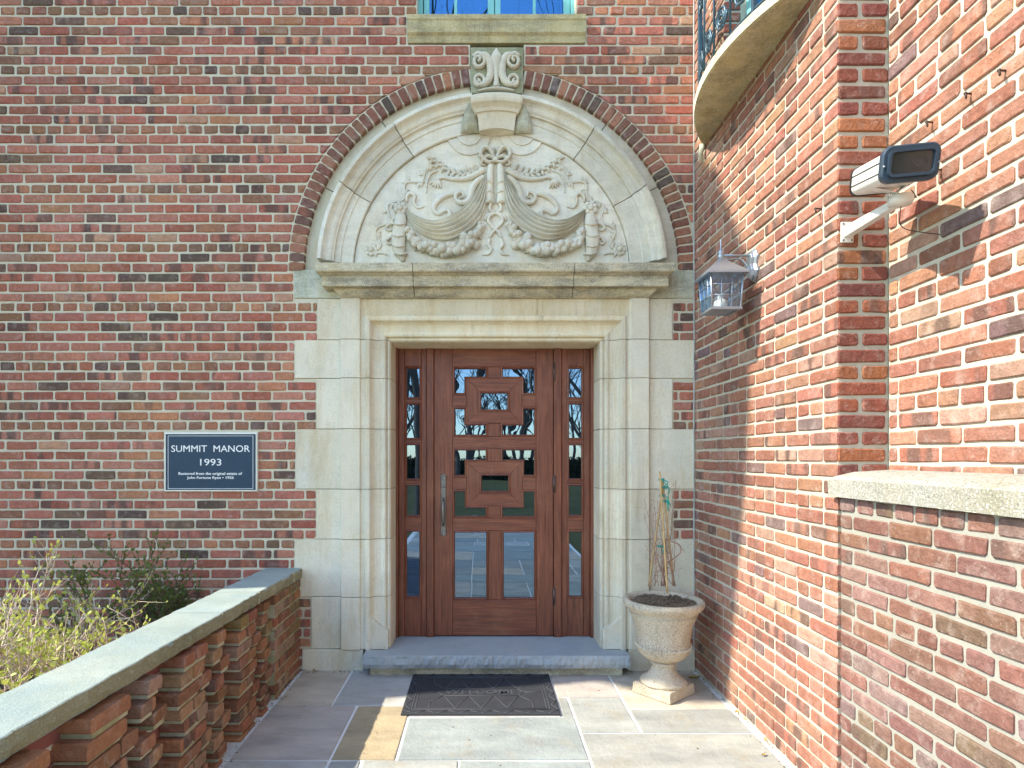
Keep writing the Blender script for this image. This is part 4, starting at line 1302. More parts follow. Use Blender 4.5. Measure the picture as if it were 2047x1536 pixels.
# ------------------------------------------------------------------ added shade caster, out of view at the left of the front wall
wing = thing('shade_caster', 'tall brick shade caster added out of view beyond the planting bed', 'shade caster', (-5.6, -0.7, -0.14))
prof = [(0.2, -0.14), (-1.36, -0.14), (-1.38, 5.6), (-1.35, 6.6), (-1.55, 7.4), (-2.08, 8.0), (-2.15, 8.6), (-2.12, 9.1), (-1.85, 9.5), (-1.6, 9.9), (-1.25, 10.2), (0.2, 11.2)]  # outline shaped to set the shadow edge on walls, floor and urn
MB().prism(prof, lambda u, v, w: (w, u, v), -6.4, -5.0).build('caster_body', MT['house'], wing)
MB().prism([(-2.18, 9.05), (-1.87, 9.52), (-1.61, 9.92), (-1.25, 10.22), (0.2, 11.22), (0.2, 11.28), (-1.27, 10.28), (-1.64, 9.98), (-1.9, 9.58), (-2.22, 9.1)], lambda u, v, w: (w, u, v), -6.5, -4.95).build('roof', MT['slate'], wing)  # cap of the added caster, follows the same outline

# ------------------------------------------------------------------ pierced parapet on the left
bal = thing('pierced_parapet', 'low openwork brick parapet with a pale stone coping along the planting bed', 'parapet', (XL-.1, -1.5, 0))
bb = Bricks(bal, lambda u, v, w: (XL+w, -u, v), random.Random(23), flash=0.25, back=-0.118)
ZTB = 0.622
mm = MB()
PU = 0.60
for i in range(10):
    v1 = ZTB-.004-i*PITCH; v0 = v1-PITCH+.016
    if v1 < 0.0: break
    v0 = max(v0, -0.04)
    sc = lambda u, v, w: -u
    # solid pier against the house
    bb.course(0.002, 0.50+(0.0 if i % 2 else .012), v0, v1, 0.012, [], STR, 0.02+(0.105 if i % 2 else 0), PAL_BAL, lambda u, v, w: 5-u, jit=.003, depth=-.04)
    u = 0.50
    first = True
    while u < 3.9:
        if i % 2 == 0: spans = [(u+.095, u+.19), (u+.295, u+.51)]
        else: spans = [(u+.14, u+.24), (u+.325, u+.54)]
        if i % 4 == 2: spans = [(u+.05, u+.15), (u+.255, u+.355), (u+.37, u+.57)]
        for (a, b_) in spans:
            n_ = 1 if b_-a < .215 else 2
            for q in range(n_):
                aa = a+(b_-a)*q/n_+(0.006 if q else 0); b2 = a+(b_-a)*(q+1)/n_-(0.006 if q < n_-1 else 0)
                bb.add([(aa, v0), (b2, v0), (b2, v1), (aa, v1)], PAL_BAL, 3-aa, f=bb.r.uniform(-.004, .008), jit=.004, ch=.004)
            if i < 9: mm.box(XL-.114, XL-.008, -b_+.012, -a-.012, v0-.016, v0+.004)
        u += PU
bb.finish(300)
mm.box(XL-.2, XL-.006, -0.50, 0.004, -0.1, ZTB-.001)
MB().box(XL-.222, XL-.112, -4.0, -.003, -.1, ZTB-.002).build('outer_skin', MT['house'], bal)
struct(mm.build('mortar', MT['mortar_moss'], bal), 'stuff')
cx_in = lambda y: -1.222 + y*0.020          # inner edge of the coping
ct = lambda y: 0.693 - y*0.006
cj = [0.003, -0.16, -0.75, -1.21, -2.55, -4.0]
for i in range(5):
    ya, yb = cj[i]-.003, cj[i+1]+.003
    n = max(6, int((ya-yb)/.035)); loops = []
    cr2 = random.Random(30+i)
    for k in range(n+1):
        y_ = ya+(yb-ya)*k/n
        xi = cx_in(y_)+cr2.uniform(-.004, .004); z1 = ct(y_); j = [cr2.uniform(-.005, .005) for _ in range(4)]
        xo = xi-.252
        loops.append([(xi-.012, y_, z1-.070), (xi+j[0], y_, z1-.060+j[3]*.6), (xi+.004+j[1], y_, z1-.035), (xi+j[2], y_, z1-.012), (xi-.003, y_, z1-.003), (xi-.008, y_, z1), (xo+.006, y_, z1), (xo, y_, z1-.006), (xo, y_, z1-.064), (xo+.01, y_, z1-.070)])
    o = MB().loft(loops).build('coping_stone', MT['copestone'], bal)
    o.data.materials.append(MT['copestone_edge'])
    for p_ in o.data.polygons:
        if abs(p_.normal.z) < 0.6: p_.material_index = 1
    if i < 4:
        y_ = cj[i+1]
        MB().box(cx_in(y_)-.245, cx_in(y_)-.002, y_-.004, y_+.004, ct(y_)-.066, ct(y_)-.003).build('coping_joint', MT['mortar'], bal)
# ------------------------------------------------------------------ balcony
balc = thing('balcony', 'curved stone balcony slab with ornate iron railing on the side wall', 'balcony', (XR, -0.92, 3.475))
def bowx(t): return 0.250*max(0.0, 1-t*t)**0.9
YC, HL, ZB = -0.92, 0.73, 3.475
outer = []
for i in range(41):
    t = -1+2*i/40
    outer.append((XR-bowx(t)-.004, YC-t*HL))
def slab_loop(off, z): return [(min(x-off*(1 if 0 < i < 40 else 0), XR+.0), y, z) for i, (x, y) in enumerate(outer)]+[(XR+.004, outer[-1][1], z), (XR+.004, outer[0][1], z)]
sl_ = MB().loft([slab_loop(-.012, ZB), slab_loop(0, ZB+.006), slab_loop(.002, ZB+.05), slab_loop(-.004, ZB+.056)]).build('slab', MT['stone_yellow'], balc)
sl_.data.materials.append(MT['urn'])
for p_ in sl_.data.polygons:
    if p_.normal.z > -0.5: p_.material_index = 1
def rail_pt(t, off, z): return (XR-bowx(t)+off, YC-t*HL, z)
ts = [-0.97+1.94*i/48 for i in range(49)]
MB().tube([rail_pt(t, .03, ZB+.09) for t in ts], .008, 6).build('bottom_rail', MT['iron'], balc)
MB().tube([rail_pt(t, .03, ZB+.98) for t in ts], .016, 8).build('hand_rail', MT['iron'], balc)
for i in range(9):
    t = -0.97+1.94*i/8
    p = rail_pt(t, .03, 0)
    if i in (0, 8) or i == 2 or i == 6:
        MB().box(p[0]-.011, p[0]+.011, p[1]-.011, p[1]+.011, ZB+.05, ZB+1.0, .003).build('post', MT['iron'], balc)
    else:
        MB().tube([(p[0], p[1], ZB+.056), (p[0], p[1], ZB+.98)], .006, 6).build('baluster', MT['iron'], balc)
def spiral(c, t0, r0_, turns, sgn, up):
    pts = []
    for k in range(28):
        q = k/27; a = q*turns*2*math.pi; r_ = r0_*(1-.82*q)
        tt = t0+sgn*(r0_ - r_*math.cos(a)*1.0)/HL
        pts.append(rail_pt(tt, .03, c+up*r_*math.sin(a)))
    return pts
for i in range(8):
    tm = -0.97+1.94*(i+.5)/8
    for zc, r_ in ((ZB+.24, .10), (ZB+.62, .12)):
        sc_ = MB()
        for sg in (-1, 1):
            pts = spiral(zc+sg*0.0, tm-sg*.085, r_*.62, 1.4, sg, sg)
            sc_.tube(pts, [.007]*len(pts), 6)
            for k in range(3, 20, 4):
                q = Vector(pts[k]); sc_.tube([q, q+Vector((-.004, .012, .02*sg))], [.006, .002], 5)
        sc_.build('scroll', MT['iron'], balc)
MB().tube([(XR-.02, YC+HL-.02, ZB-.0), (XR-.03, YC+HL-.01, ZB-.06), (XR-.012, YC+HL, ZB-.11)], [.02, .016, .006], 7).build('drip_stain_lump', MT['stone_green'], balc)

# ------------------------------------------------------------------ plaque
YQ = -0.018
plq = thing('wall_plaque', 'dark blue building plaque with white lettering on the brick wall', 'plaque', (X(420), 0, Z(982)))
def qx(z_): return X(300+z_/8.529, YQ)
def qz(z_): return Z(840+z_/8.529, YQ)
MB().box(qx(236), qx(1832), 0.004, YQ+.004, qz(1222), qz(212), .002).build('backing', MT['brass'], plq)
m_ = MB()
a0, a1, b0, b1 = qx(250), qx(1822), qz(1212), qz(222)
w_ = .0075
m_.box(a0, a1, YQ+.004, YQ-.004, b1-w_, b1, .0015); m_.box(a0, a1, YQ+.004, YQ-.004, b0, b0+w_, .0015)
m_.box(a0, a0+w_, YQ+.0035, YQ-.0036, b0+w_, b1-w_, .0015); m_.box(a1-w_, a1, YQ+.0035, YQ-.0036, b0+w_, b1-w_, .0015)
m_.build('frame', MT['brass'], plq)
MB().box(a0+w_, a1-w_, YQ+.003, YQ+.0005, b0+w_, b1-w_).build('panel', MT['navy'], plq)
m_ = MB(); a0, a1, b0, b1 = qx(305), qx(1758), qz(1172), qz(268); w_ = .0024
for q in ((a0, a1, b1-w_, b1), (a0, a1, b0, b0+w_), (a0, a0+w_, b0+w_, b1-w_), (a1-w_, a1, b0+w_, b1-w_)): m_.box(q[0], q[1], YQ+.0008, YQ-.0012, q[2], q[3])
m_.build('border_line', MT['white'], plq)
def text_mesh(name, body, x0, x1, zbase, cap, y_, mat, parent, ext=0.0012, flat=False, off=0.0, spacing=1.0, m3=None):
    cu = bpy.data.curves.new(name, 'FONT'); cu.body = body; cu.size = 1; cu.extrude = 0.02; cu.resolution_u = 3; cu.offset = off; cu.space_character = spacing
    o = bpy.data.objects.new(name, cu); COL.objects.link(o)
    bpy.context.view_layer.update()
    me = bpy.data.meshes.new_from_object(o)
    bpy.data.objects.remove(o)
    co = np.empty(len(me.vertices)*3, 'f'); me.vertices.foreach_get('co', co); co = co.reshape(-1, 3)
    mn, mx = co.min(0), co.max(0)
    caph = 0.70
    sx = (x1-x0)/(mx[0]-mn[0]); sz = cap/caph
    out = np.empty_like(co)
    u = x0+(co[:, 0]-mn[0])*sx; v = zbase+co[:, 1]*sz; h = np.sign(co[:, 2])*ext
    if flat: out[:, 0] = u; out[:, 1] = v; out[:, 2] = y_+h
    else: out[:, 0] = u; out[:, 1] = y_-h; out[:, 2] = v
    me.vertices.foreach_set('co', out.ravel())
    me.name = name
    return link(name, me, MT[mat], parent)
text_mesh('lettering', 'SUMMIT  MANOR', qx(362), qx(1702), qz(543), qz(430)-qz(543), YQ-.0004, 'white', plq)
text_mesh('lettering', '1993', qx(855), qx(1215), qz(775), qz(660)-qz(775), YQ-.0004, 'white', plq)
text_mesh('lettering', 'Restored from the original estate of', qx(487), qx(1570), qz(935), qz(888)-qz(935), YQ-.0004, 'white', plq, off=0.012)
text_mesh('lettering', 'John Fortune Ryan \u2022 1926', qx(630), qx(1428), qz(1003), qz(960)-qz(1003), YQ-.0004, 'white', plq, off=0.012)

# ------------------------------------------------------------------ doormat
mat_o = thing('doormat', 'black rubber doormat with raised pattern and lettering in front of the step', 'doormat', (0, -.42, 0))
mx0, mx1, my0, my1 = -0.452, 0.448, -0.737, -0.115
loops = []
for ins, z_ in ((0, 0.002), (0, 0.008), (0.006, 0.012)):
    loops.append([(mx0+ins, my0+ins, z_), (mx1-ins, my0+ins, z_), (mx1-ins, my1-ins, z_), (mx0+ins, my1-ins, z_)])
MB().loft(loops).build('pad', MT['rubber'], mat_o)
m_ = MB()
def ridge(p, q, w=.004):
    p = Vector((p[0], p[1], .0125)); q = Vector((q[0], q[1], .0125))
    m_.tube([p, q], w, 5, flat=.6, up=(0, 0, 1))
for ins in (.055, .072):
    c_ = [(mx0+ins, my0+ins), (mx1-ins, my0+ins), (mx1-ins, my1-ins), (mx0+ins, my1-ins)]
    for i in range(4): ridge(c_[i], c_[(i+1) % 4], .003)
n = 14
for i in range(n):
    xa = mx0+.01+(mx1-mx0-.02)*i/n; xb = mx0+.01+(mx1-mx0-.02)*(i+1)/n
    for yy in (my0, my1-.05):
        if i % 2: ridge((xa, yy+.008), (xb, yy+.046))
        else: ridge((xa, yy+.046), (xb, yy+.008))
for i in range(8):
    ya_ = my0+.06+(my1-my0-.12)*i/8; yb_ = my0+.06+(my1-my0-.12)*(i+1)/8
    for xx in (mx0, mx1-.05):
        if i % 2: ridge((xx+.008, ya_), (xx+.046, yb_))
        else: ridge((xx+.046, ya_), (xx+.008, yb_))
cy_ = (my0+my1)/2; h_ = .055
bx0, bx1 = mx0+.19, mx1-.19
c_ = [(bx0, cy_), (bx0+.035, cy_+h_), (bx1-.035, cy_+h_), (bx1, cy_), (bx1-.035, cy_-h_), (bx0+.035, cy_-h_)]
for i in range(6): ridge(c_[i], c_[(i+1) % 6], .0035)
iy0, iy1 = my0+.078, my1-.078
for q in ((c_[0], (mx0+.078, cy_)), (c_[3], (mx1-.078, cy_))): ridge(*q)
for xx in (-.30, -.15, 0, .15, .30):
    for (ys, ye) in ((cy_+h_, iy1), (cy_-h_, iy0)):
        if abs(xx) < .25:
            ridge((xx-.075, ys), (xx, ye)); ridge((xx, ye), (xx+.075, ys))
        else: ridge((xx, (ys+ye)/2), (xx, ye)); ridge((xx, (ys+ye)/2), (xx-.07*(1 if xx > 0 else -1), ys))
m_.build('raised_pattern', MT['rubber_worn'], mat_o)
text_mesh('raised_lettering', 'WELCOME', bx0+.04, bx1-.04, cy_-.028, .056, .0135, 'rubber_worn', mat_o, ext=.002, flat=True, off=0.01)

# ------------------------------------------------------------------ stone urn with a staked vine
UC = (1.121, -0.405, 0.0)
urn = thing('stone_urn', 'cast stone pedestal urn with rolled rim in the corner beside the door', 'urn', UC)
ur = random.Random(8)
bm = bmesh.new(); bmesh.ops.create_cube(bm, size=1)
for v in bm.verts: v.co = Vector((v.co.x*(.272 if v.co.z < 0 else .262), v.co.y*(.272 if v.co.z < 0 else .262), .0325+v.co.z*.065))
bmesh.ops.bevel(bm, geom=list(bm.edges), offset=.008, segments=2, profile=.5, affect='EDGES')
foot_r = 0.965
M_ = Matrix.Translation(Vector(UC)) @ Matrix.Rotation(math.radians(40), 4, 'Z')
MB().bm(bm, M=M_).build('base', MT['urn'], urn)
foot = [(.0, .064), (.142, .064), (.146, .074), (.140, .086), (.125, .094), (.102, .112), (.082, .138), (.070, .162), (.066, .178), (.078, .182), (.082, .190), (.076, .198), (.066, .202), (.0, .202)]
MB().lathe([(r_*foot_r, z_) for r_, z_ in foot], UC, 48, mod=lambda a, z: 1+(.012*math.cos(16*a) if .1 < z < .17 else 0)).build('foot', MT['urn'], urn)
bowl = [(.0, .2), (.066, .201), (.085, .207), (.115, .220), (.142, .242), (.160, .268), (.166, .290), (.164, .304), (.163, .33), (.166, .36), (.174, .40), (.186, .44), (.198, .47), (.206, .490), (.212, .497), (.206, .503), (.214, .512), (.232, .528), (.245, .541), (.252, .556), (.250, .571), (.240, .581), (.226, .580), (.214, .572), (.206, .558), (.200, .53), (.0, .53)]
MB().lathe([(r_*foot_r, z_) for r_, z_ in bowl], UC, 64, mod=lambda a, z: 1+(.022*math.cos(20*a) if .21 < z < .275 else 0)+(.006*math.cos(28*a) if .45 < z < .488 else 0)).build('bowl', MT['urn'], urn)
m_ = MB()
for i in range(64):
    a = 2*math.pi*i/64
    m_.ball((UC[0]+.163*math.cos(a), UC[1]+.163*math.sin(a), .297+.002*(i % 2)), .0085, 6, 5)
m_.build('rope_moulding', MT['urn'], urn)
m_ = MB(); vs = []; fs = []; n, rn = 30, 8
vs.append((UC[0], UC[1], .562))
for j in range(1, rn+1):
    for i in range(n):
        a = 2*math.pi*i/n; r_ = .199*j/rn
        vs.append((UC[0]+r_*math.cos(a), UC[1]+r_*math.sin(a), .560+ur.uniform(-.006, .008)-.006*(j/rn)))
for i in range(n): fs.append((0, 1+i, 1+(i+1) % n))
for j in range(rn-1):
    for i in range(n): fs.append((1+j*n+i, 1+(j+1)*n+i, 1+(j+1)*n+(i+1) % n, 1+j*n+(i+1) % n))
m_.add(vs, fs)
for _ in range(260):
    a = ur.uniform(0, 6.28); r_ = .183*math.sqrt(ur.random()); p = Vector((UC[0]+r_*math.cos(a), UC[1]+r_*math.sin(a), .566))
    if ur.random() < .5: m_.ball(p, ur.uniform(.003, .008), 5, 4)
    else:
        d_ = Vector((ur.uniform(-1, 1), ur.uniform(-1, 1), ur.uniform(-.1, .3))).normalized()*ur.uniform(.012, .035); m_.tube([p, p+d_], .0016, 4)
so = m_.build('soil', MT['soil'])
struct(so, 'stuff'); so['label'] = 'dark soil and chips filling the urn'
stk = thing('staked_vine', 'dry leafless vine tied to bamboo stakes in the urn', 'plant', (UC[0], UC[1], .56))
top = W(1321, 952, UC[1])
YU = UC[1]
for (px, py, dy, tx, ty) in ((1297, 1172, .05, 1327, 958), (1334, 1186, -.08, 1319, 943), (1347, 1168, .06, 1324, 962)):
    a_ = W(px, py, YU+dy); b_ = W(tx, ty, YU+dy*.1)
    pts = [a_.lerp(b_, k/14) for k in range(15)]
    MB().tube(pts, [.0058 if k % 3 else .0068 for k in range(15)], 8).build('bamboo_stake', MT['bamboo'], stk)
for py, dx in ((960, 0), (975, 3), (992, 2), (1003, 5), (1093, -2)):
    m_ = MB(); c_ = W(1322+dx, py, YU-.005)
    for q in range(2):
        pts = [c_+Vector((.014*math.cos(a)*(1+.2*q), .012*math.sin(a), .004*math.sin(2*a+q)+.005*q)) for a in [k*.5 for k in range(14)]]
        m_.tube(pts, .0028, 5)
    for q in range(3): m_.tube([c_+Vector((.01, -.01, 0)), c_+Vector((ur.uniform(.01, .04), -.02, ur.uniform(-.03, .02))), c_+Vector((ur.uniform(.0, .045), -.025, ur.uniform(-.06, -.01)))], .0026, 5)
    m_.build('green_tie', MT['tie'], stk)
def wander(p0, p1, amp, n, r):
    p0, p1 = Vector(p0), Vector(p1); pts = []
    o = Vector((0, 0, 0))
    for k in range(n+1):
        o = o*0.8+Vector((r.uniform(-1, 1), r.uniform(-1, 1), r.uniform(-.6, .6)))*amp*.4
        pts.append(p0.lerp(p1, k/n)+o*(1 if 0 < k else 0))
    return pts
vm = MB()
vr = random.Random(12)
for _ in range(16):
    a_ = W(vr.uniform(1295, 1350), 1172, YU+vr.uniform(-.08, .08))
    b_ = W(vr.uniform(1285, 1352), vr.uniform(950, 1110), YU+vr.uniform(-.05, .05))
    pts = wander(a_, b_, .018, 16, vr)
    vm.tube(pts, lerp_list([.0032, .0012], len(pts)), 5)
    for q in range(4):
        s_ = pts[vr.randint(3, 15)]
        vm.tube(wander(s_, s_+Vector((vr.uniform(-.09, .07), vr.uniform(-.05, .05), vr.uniform(-.03, .1))), .008, 6, vr), .0011, 4)
loopv = catmull([tuple(W(px, py, YU-.02)) for px, py in ((1332, 1150), (1328, 1130), (1345, 1118), (1360, 1105), (1358, 1090), (1340, 1082), (1330, 1080))], 6)
vm.tube(loopv, .004, 6)
vm.tube(catmull([tuple(W(px, py, YU-.02)) for px, py in ((1360, 1103), (1366, 1098), (1369, 1106))], 4), .0018, 5)
vm.build('dry_vine', MT['vine'], stk)
lfm = MB()
for _ in range(26):
    c_ = W(vr.uniform(1305, 1345), vr.uniform(975, 1165), YU+vr.uniform(-.05, .04))
    d_ = Vector((vr.uniform(-1, 1), vr.uniform(-1, 1), vr.uniform(-1, .3))).normalized()*vr.uniform(.008, .02)
    n_ = d_.orthogonal().normalized()*.006
    lfm.add([c_, c_+d_*.5+n_, c_+d_, c_+d_*.5-n_+Vector((0, 0, .004))], [(0, 1, 2, 3)])
lfm.build('withered_leaves', MT['vine'], stk, fix=False)

# ------------------------------------------------------------------ wall lantern
lan = thing('wall_lantern', 'silver painted coach lantern with leaded panes on the sunlit side wall', 'lantern', (XR, -.92, 2.35))
YLn = -0.917; XLn = 1.272
def lz(py): return Z(py, YLn)
m_ = MB()
loops = []
for w_, xx in ((.062, XR+.002), (.062, XR-.012), (.045, XR-.02), (.040, XR-.034)):
    L = []
    h0, h1 = lz(564), lz(497)
    for (dy, zz2) in ((-.55, h0+.02), (0, h0), (.55, h0+.02), (.8, h0+.05), (.55, (h0+h1)/2), (.8, h1-.05), (.55, h1-.02), (0, h1), (-.55, h1-.02), (-.8, h1-.05), (-.55, (h0+h1)/2), (-.8, h0+.05)):
        L.append((xx, YLn+dy*w_, (h0+h1)/2+(zz2-(h0+h1)/2)*(w_/.062)**.5))
    loops.append(L)
m_.loft(loops).build('back_plate', MT['zinc'], lan, bevel=.001)
m_ = MB(); m_.tube([(XR-.03, YLn, lz(511)), (XLn, YLn, lz(511))], .0065, 8)
m_.tube(catmull([(XR-.03, YLn, lz(545)), (XR-.05, YLn, lz(530)), (XR-.085, YLn, lz(518)), (XLn+.03, YLn, lz(520))], 6), .0055, 7)
m_.build('bracket_arm', MT['zinc'], lan)
m_ = MB(); m_.lathe([(.0, lz(478)), (.004, lz(480)), (.005, lz(490)), (.004, lz(498)), (.012, lz(502)), (.017, lz(505)), (.017, lz(509)), (.013, lz(510.5)), (.018, lz(513)), (.018, lz(516)), (.013, lz(518)), (.016, lz(522)), (.0, lz(522))], (XLn, YLn, 0), 20)
m_.build('finial', MT['zinc'], lan)
def sq(r_, z_, rot=0.0): return [(XLn+r_*sx, YLn+r_*sy, z_) for sx, sy in ((-1, -1), (1, -1), (1, 1), (-1, 1))]
m_ = MB().loft([sq(.016, lz(520)), sq(.03, lz(525)), sq(.098, lz(549)), sq(.106, lz(553)), sq(.106, lz(556)), sq(.09, lz(556))])
for sx, sy in ((-1, 0), (0, -1)):
    c_ = Vector((XLn+sx*.062, YLn+sy*.062, lz(543)))
    t_ = Vector((0, 1, 0)) if sx else Vector((1, 0, 0)); o_ = Vector((sx, sy, .9)).normalized()*.006
    m_.add([c_-t_*.022+o_+Vector((0, 0, -.012)), c_+t_*.022+o_+Vector((0, 0, -.012)), c_+o_+Vector((-sx*.022, -sy*.022, .02))], [(0, 1, 2)])
m_.build('roof', MT['zinc'], lan, bevel=.001)
zt2, zb2 = lz(556), lz(622)
m_ = MB()
rt, rbm = .084, .074
for sx, sy in ((-1, -1), (1, -1), (1, 1), (-1, 1)): m_.tube([(XLn+sx*rt, YLn+sy*rt, zt2), (XLn+sx*rbm, YLn+sy*rbm, zb2)], .0055, 4)
m_.loft([sq(.080, zb2+.004), sq(.080, zb2-.008), sq(.062, zb2-.012), sq(.062, zb2-.004)])
m_.build('body_frame', MT['zinc'], lan)
m_ = MB()
for ax in range(4):
    ca, sa = [(0, -1), (1, 0), (0, 1), (-1, 0)][ax]
    for u in (-.34, .34): m_.tube([(XLn+ca*rt*.99+sa*u*rt, YLn+sa*rt*.99+ca*u*rt, zt2), (XLn+ca*rbm*.99+sa*u*rbm, YLn+sa*rbm*.99+ca*u*rbm, zb2)], .0024, 5)
    for q in (.3, .62):
        r_ = rt+(rbm-rt)*q; z_ = zt2+(zb2-zt2)*q
        m_.tube([(XLn+ca*r_+sa*r_, YLn+sa*r_+ca*r_, z_), (XLn+ca*r_-sa*r_, YLn+sa*r_-ca*r_, z_)], .0024, 5)
m_.build('glazing_bars', MT['zinc'], lan)
for ax in range(4):
    ca, sa = [(0, -1), (1, 0), (0, 1), (-1, 0)][ax]
    r1_, r2_ = rt*.97, rbm*.97
    MB().add([(XLn+ca*r1_+sa*r1_, YLn+sa*r1_+ca*r1_, zt2), (XLn+ca*r1_-sa*r1_, YLn+sa*r1_-ca*r1_, zt2), (XLn+ca*r2_-sa*r2_, YLn+sa*r2_-ca*r2_, zb2), (XLn+ca*r2_+sa*r2_, YLn+sa*r2_+ca*r2_, zb2)], [(0, 1, 2, 3)]).build('pane', MT['lamp_glass'], lan)
m_ = MB().lathe([(.0, zb2-.002), (.03, zb2), (.036, zb2+.03), (.034, zb2+.05), (.018, zb2+.062), (.014, zb2+.085), (.0, zb2+.085)], (XLn, YLn, 0), 18); m_.build('bulb', MT['white'], lan)

# ------------------------------------------------------------------ security camera on the pier
sec = thing('security_camera', 'white box security camera with dark window on an arm fixed to the pier', 'security camera', (1.488, YP, 2.36))
yp = YP-.004
px_, pz_ = X(1691, YP), Z(466, YP)
m_ = MB().box(px_-.024, px_+.026, yp-.006, yp+.003, pz_-.042, pz_+.042, .003)
m_.build('wall_plate', MT['cam_white'], sec)
for sx, sz in ((-1, 1), (1, 1), (-1, -1), (1, -1)):
    MB().ball((px_+.001+sx*.017, yp-.007, pz_+sz*.033), .004, 8, 5, (1, .5, 1)).build('screw', MT['steel'], sec)
A_ = Vector((px_+.001, yp-.004, pz_)); E_ = Vector((px_+.012, yp-.27, pz_+.004))
m_ = MB()
loops = []
for q in range(9):
    t = q/8; c_ = A_.lerp(E_, t); w_ = .017-.003*t; h_ = .022-.007*t
    loops.append([c_+Vector((-w_, 0, -h_)), c_+Vector((w_, 0, -h_)), c_+Vector((w_, 0, h_)), c_+Vector((-w_, 0, h_))])
m_.loft(loops).build('arm', MT['cam_white'], sec, bevel=.004)
m_ = MB()
M_ = Matrix.Translation(E_+Vector((.006, -.02, .0)))
m_.lathe([(.0, -.016), (.036, -.014), (.040, -.006), (.040, .012), (.034, .018), (.0, .018)], E_+Vector((.006, -.022, .002)), 24)
m_.build('swivel_head', MT['cam_white'], sec)
# housing pointed down towards the terrace
fd = Vector((-.21, -.94, -.24)).normalized()
rt_ = fd.cross(Vector((0, 0, 1))).normalized(); upv = rt_.cross(fd).normalized()
fc = Vector((X(1822, -2.14), -2.14, Z(325, -2.14)))       # centre of the front window
def rrect(c_, w_, h_, r_, n=6):
    L = []
    for (sx, sy, a0) in ((1, 1, 0), (-1, 1, 90), (-1, -1, 180), (1, -1, 270)):
        for k in range(n+1):
            a = math.radians(a0+90*k/n)
            L.append(c_+rt_*(sx*(w_/2-r_)+r_*math.cos(a))+upv*(sy*(h_/2-r_)+r_*math.sin(a)))
    return L
def at(b_): return fc-fd*b_
BW, BH, BL = .150, .098, .31
MB().loft([rrect(at(.02), BW, BH, .026), rrect(at(BL), BW, BH, .026)], smooth=False).build('housing', MT['cam_white'], sec)
MB().loft([rrect(at(BL-.002), BW+.006, BH+.006, .028), rrect(at(BL+.010), BW+.006, BH+.006, .028), rrect(at(BL+.014), BW-.004, BH-.004, .024)]).build('rear_cap', MT['black'], sec)
MB().loft([rrect(at(.028), BW+.022, BH+.018, .03), rrect(at(.006), BW+.022, BH+.018, .03), rrect(at(.002), BW+.012, BH+.010, .028)]).build('front_bezel', MT['cam_blue'], sec)
ho = rrect(at(.001), BW-.008, BH-.012, .02); hi_ = rrect(at(-.014), BW-.008, BH-.012, .02); ii = rrect(at(-.014), BW-.024, BH-.03, .012); ib = rrect(at(-.002), BW-.028, BH-.034, .010)
m_ = MB(); nn = len(ho); v = ho+hi_+ii+ib; f = []
for L in range(3):
    for k in range(nn): f.append((L*nn+k, L*nn+(k+1) % nn, (L+1)*nn+(k+1) % nn, (L+1)*nn+k))
m_.add(v, f).build('window_hood', MT['cam_blue'], sec)
wn_ = MB().add(rrect(at(-.0025), BW-.027, BH-.033, .010), [tuple(range(nn))]).build('window', MT['cam_dark'], sec)
m_ = MB()
for r_ in (.022, .015):
    pts = [at(-.0035)+rt_*(.022+r_*math.cos(a))*-1+upv*(r_*math.sin(a)-.002) for a in [k*math.pi/12 for k in range(25)]]
    m_.tube(pts, .0007, 5)
m_.build('lens_ring', MT['steel'], wn_)
for s_ in (-1, 1): MB().ball(at(.0)+rt_*s_*(BW/2+.005)+upv*-.006, .0045, 8, 6).build('bezel_screw', MT['zinc'], sec)
for hh in (.016, -.018):
    for s_ in (-1, 1):
        p0 = at(.03)+rt_*s_*(BW/2+.0003)+upv*hh; p1 = at(BL-.003)+rt_*s_*(BW/2+.0003)+upv*hh
        MB().tube([p0, p1], .0022, 4).build('seam', MT['black'], sec)
st_ = at(.15)-rt_*(BW/2+.0012)
MB().loft([[st_+fd*.028+upv*.008, st_-fd*.028+upv*.008, st_-fd*.028-upv*.012, st_+fd*.028-upv*.012], [q-rt_*.0008 for q in (st_+fd*.028+upv*.008, st_-fd*.028+upv*.008, st_-fd*.028-upv*.012, st_+fd*.028-upv*.012)]]).build('sticker', MT['leaf_dry'], sec)
# cradle under the housing
top_c = at(.17)-upv*(BH/2)
hd = E_+Vector((.006, -.022, .02))
for s_ in (-1, 1):
    a_ = top_c+rt_*s_*.052
    b_ = hd+Vector((s_*.030, 0, .0))
    m_ = MB().loft([[a_+fd*.024+rt_*.003, a_-fd*.024+rt_*.003, a_-fd*.024-rt_*.003, a_+fd*.024-rt_*.003], [a_.lerp(b_, .6)+fd*.02+rt_*.003, a_.lerp(b_, .6)-fd*.02+rt_*.003, a_.lerp(b_, .6)-fd*.02-rt_*.003, a_.lerp(b_, .6)+fd*.02-rt_*.003], [b_+fd*.012+rt_*.003, b_-fd*.012+rt_*.003, b_-fd*.012-rt_*.003, b_+fd*.012-rt_*.003]])
    m_.build('cradle_bracket', MT['cam_white'], sec)
MB().tube([hd+Vector((-.034, 0, 0)), hd+Vector((.034, 0, 0))], .010, 8).build('cradle_pivot', MT['cam_white'], sec)
cb_ = catmull([tuple(hd+Vector((.036, -.005, .02))), tuple(hd+Vector((.05, -.01, -.01))), tuple(hd+Vector((.02, 0, .01))), tuple(hd+Vector((.012, .02, -.06))), tuple(hd+Vector((.03, .02, -.11))), (XB-.002, hd.y+.01, hd.z-.135)], 8)
MB().tube(cb_, .0018, 6).build('cable', MT['rust'], sec)

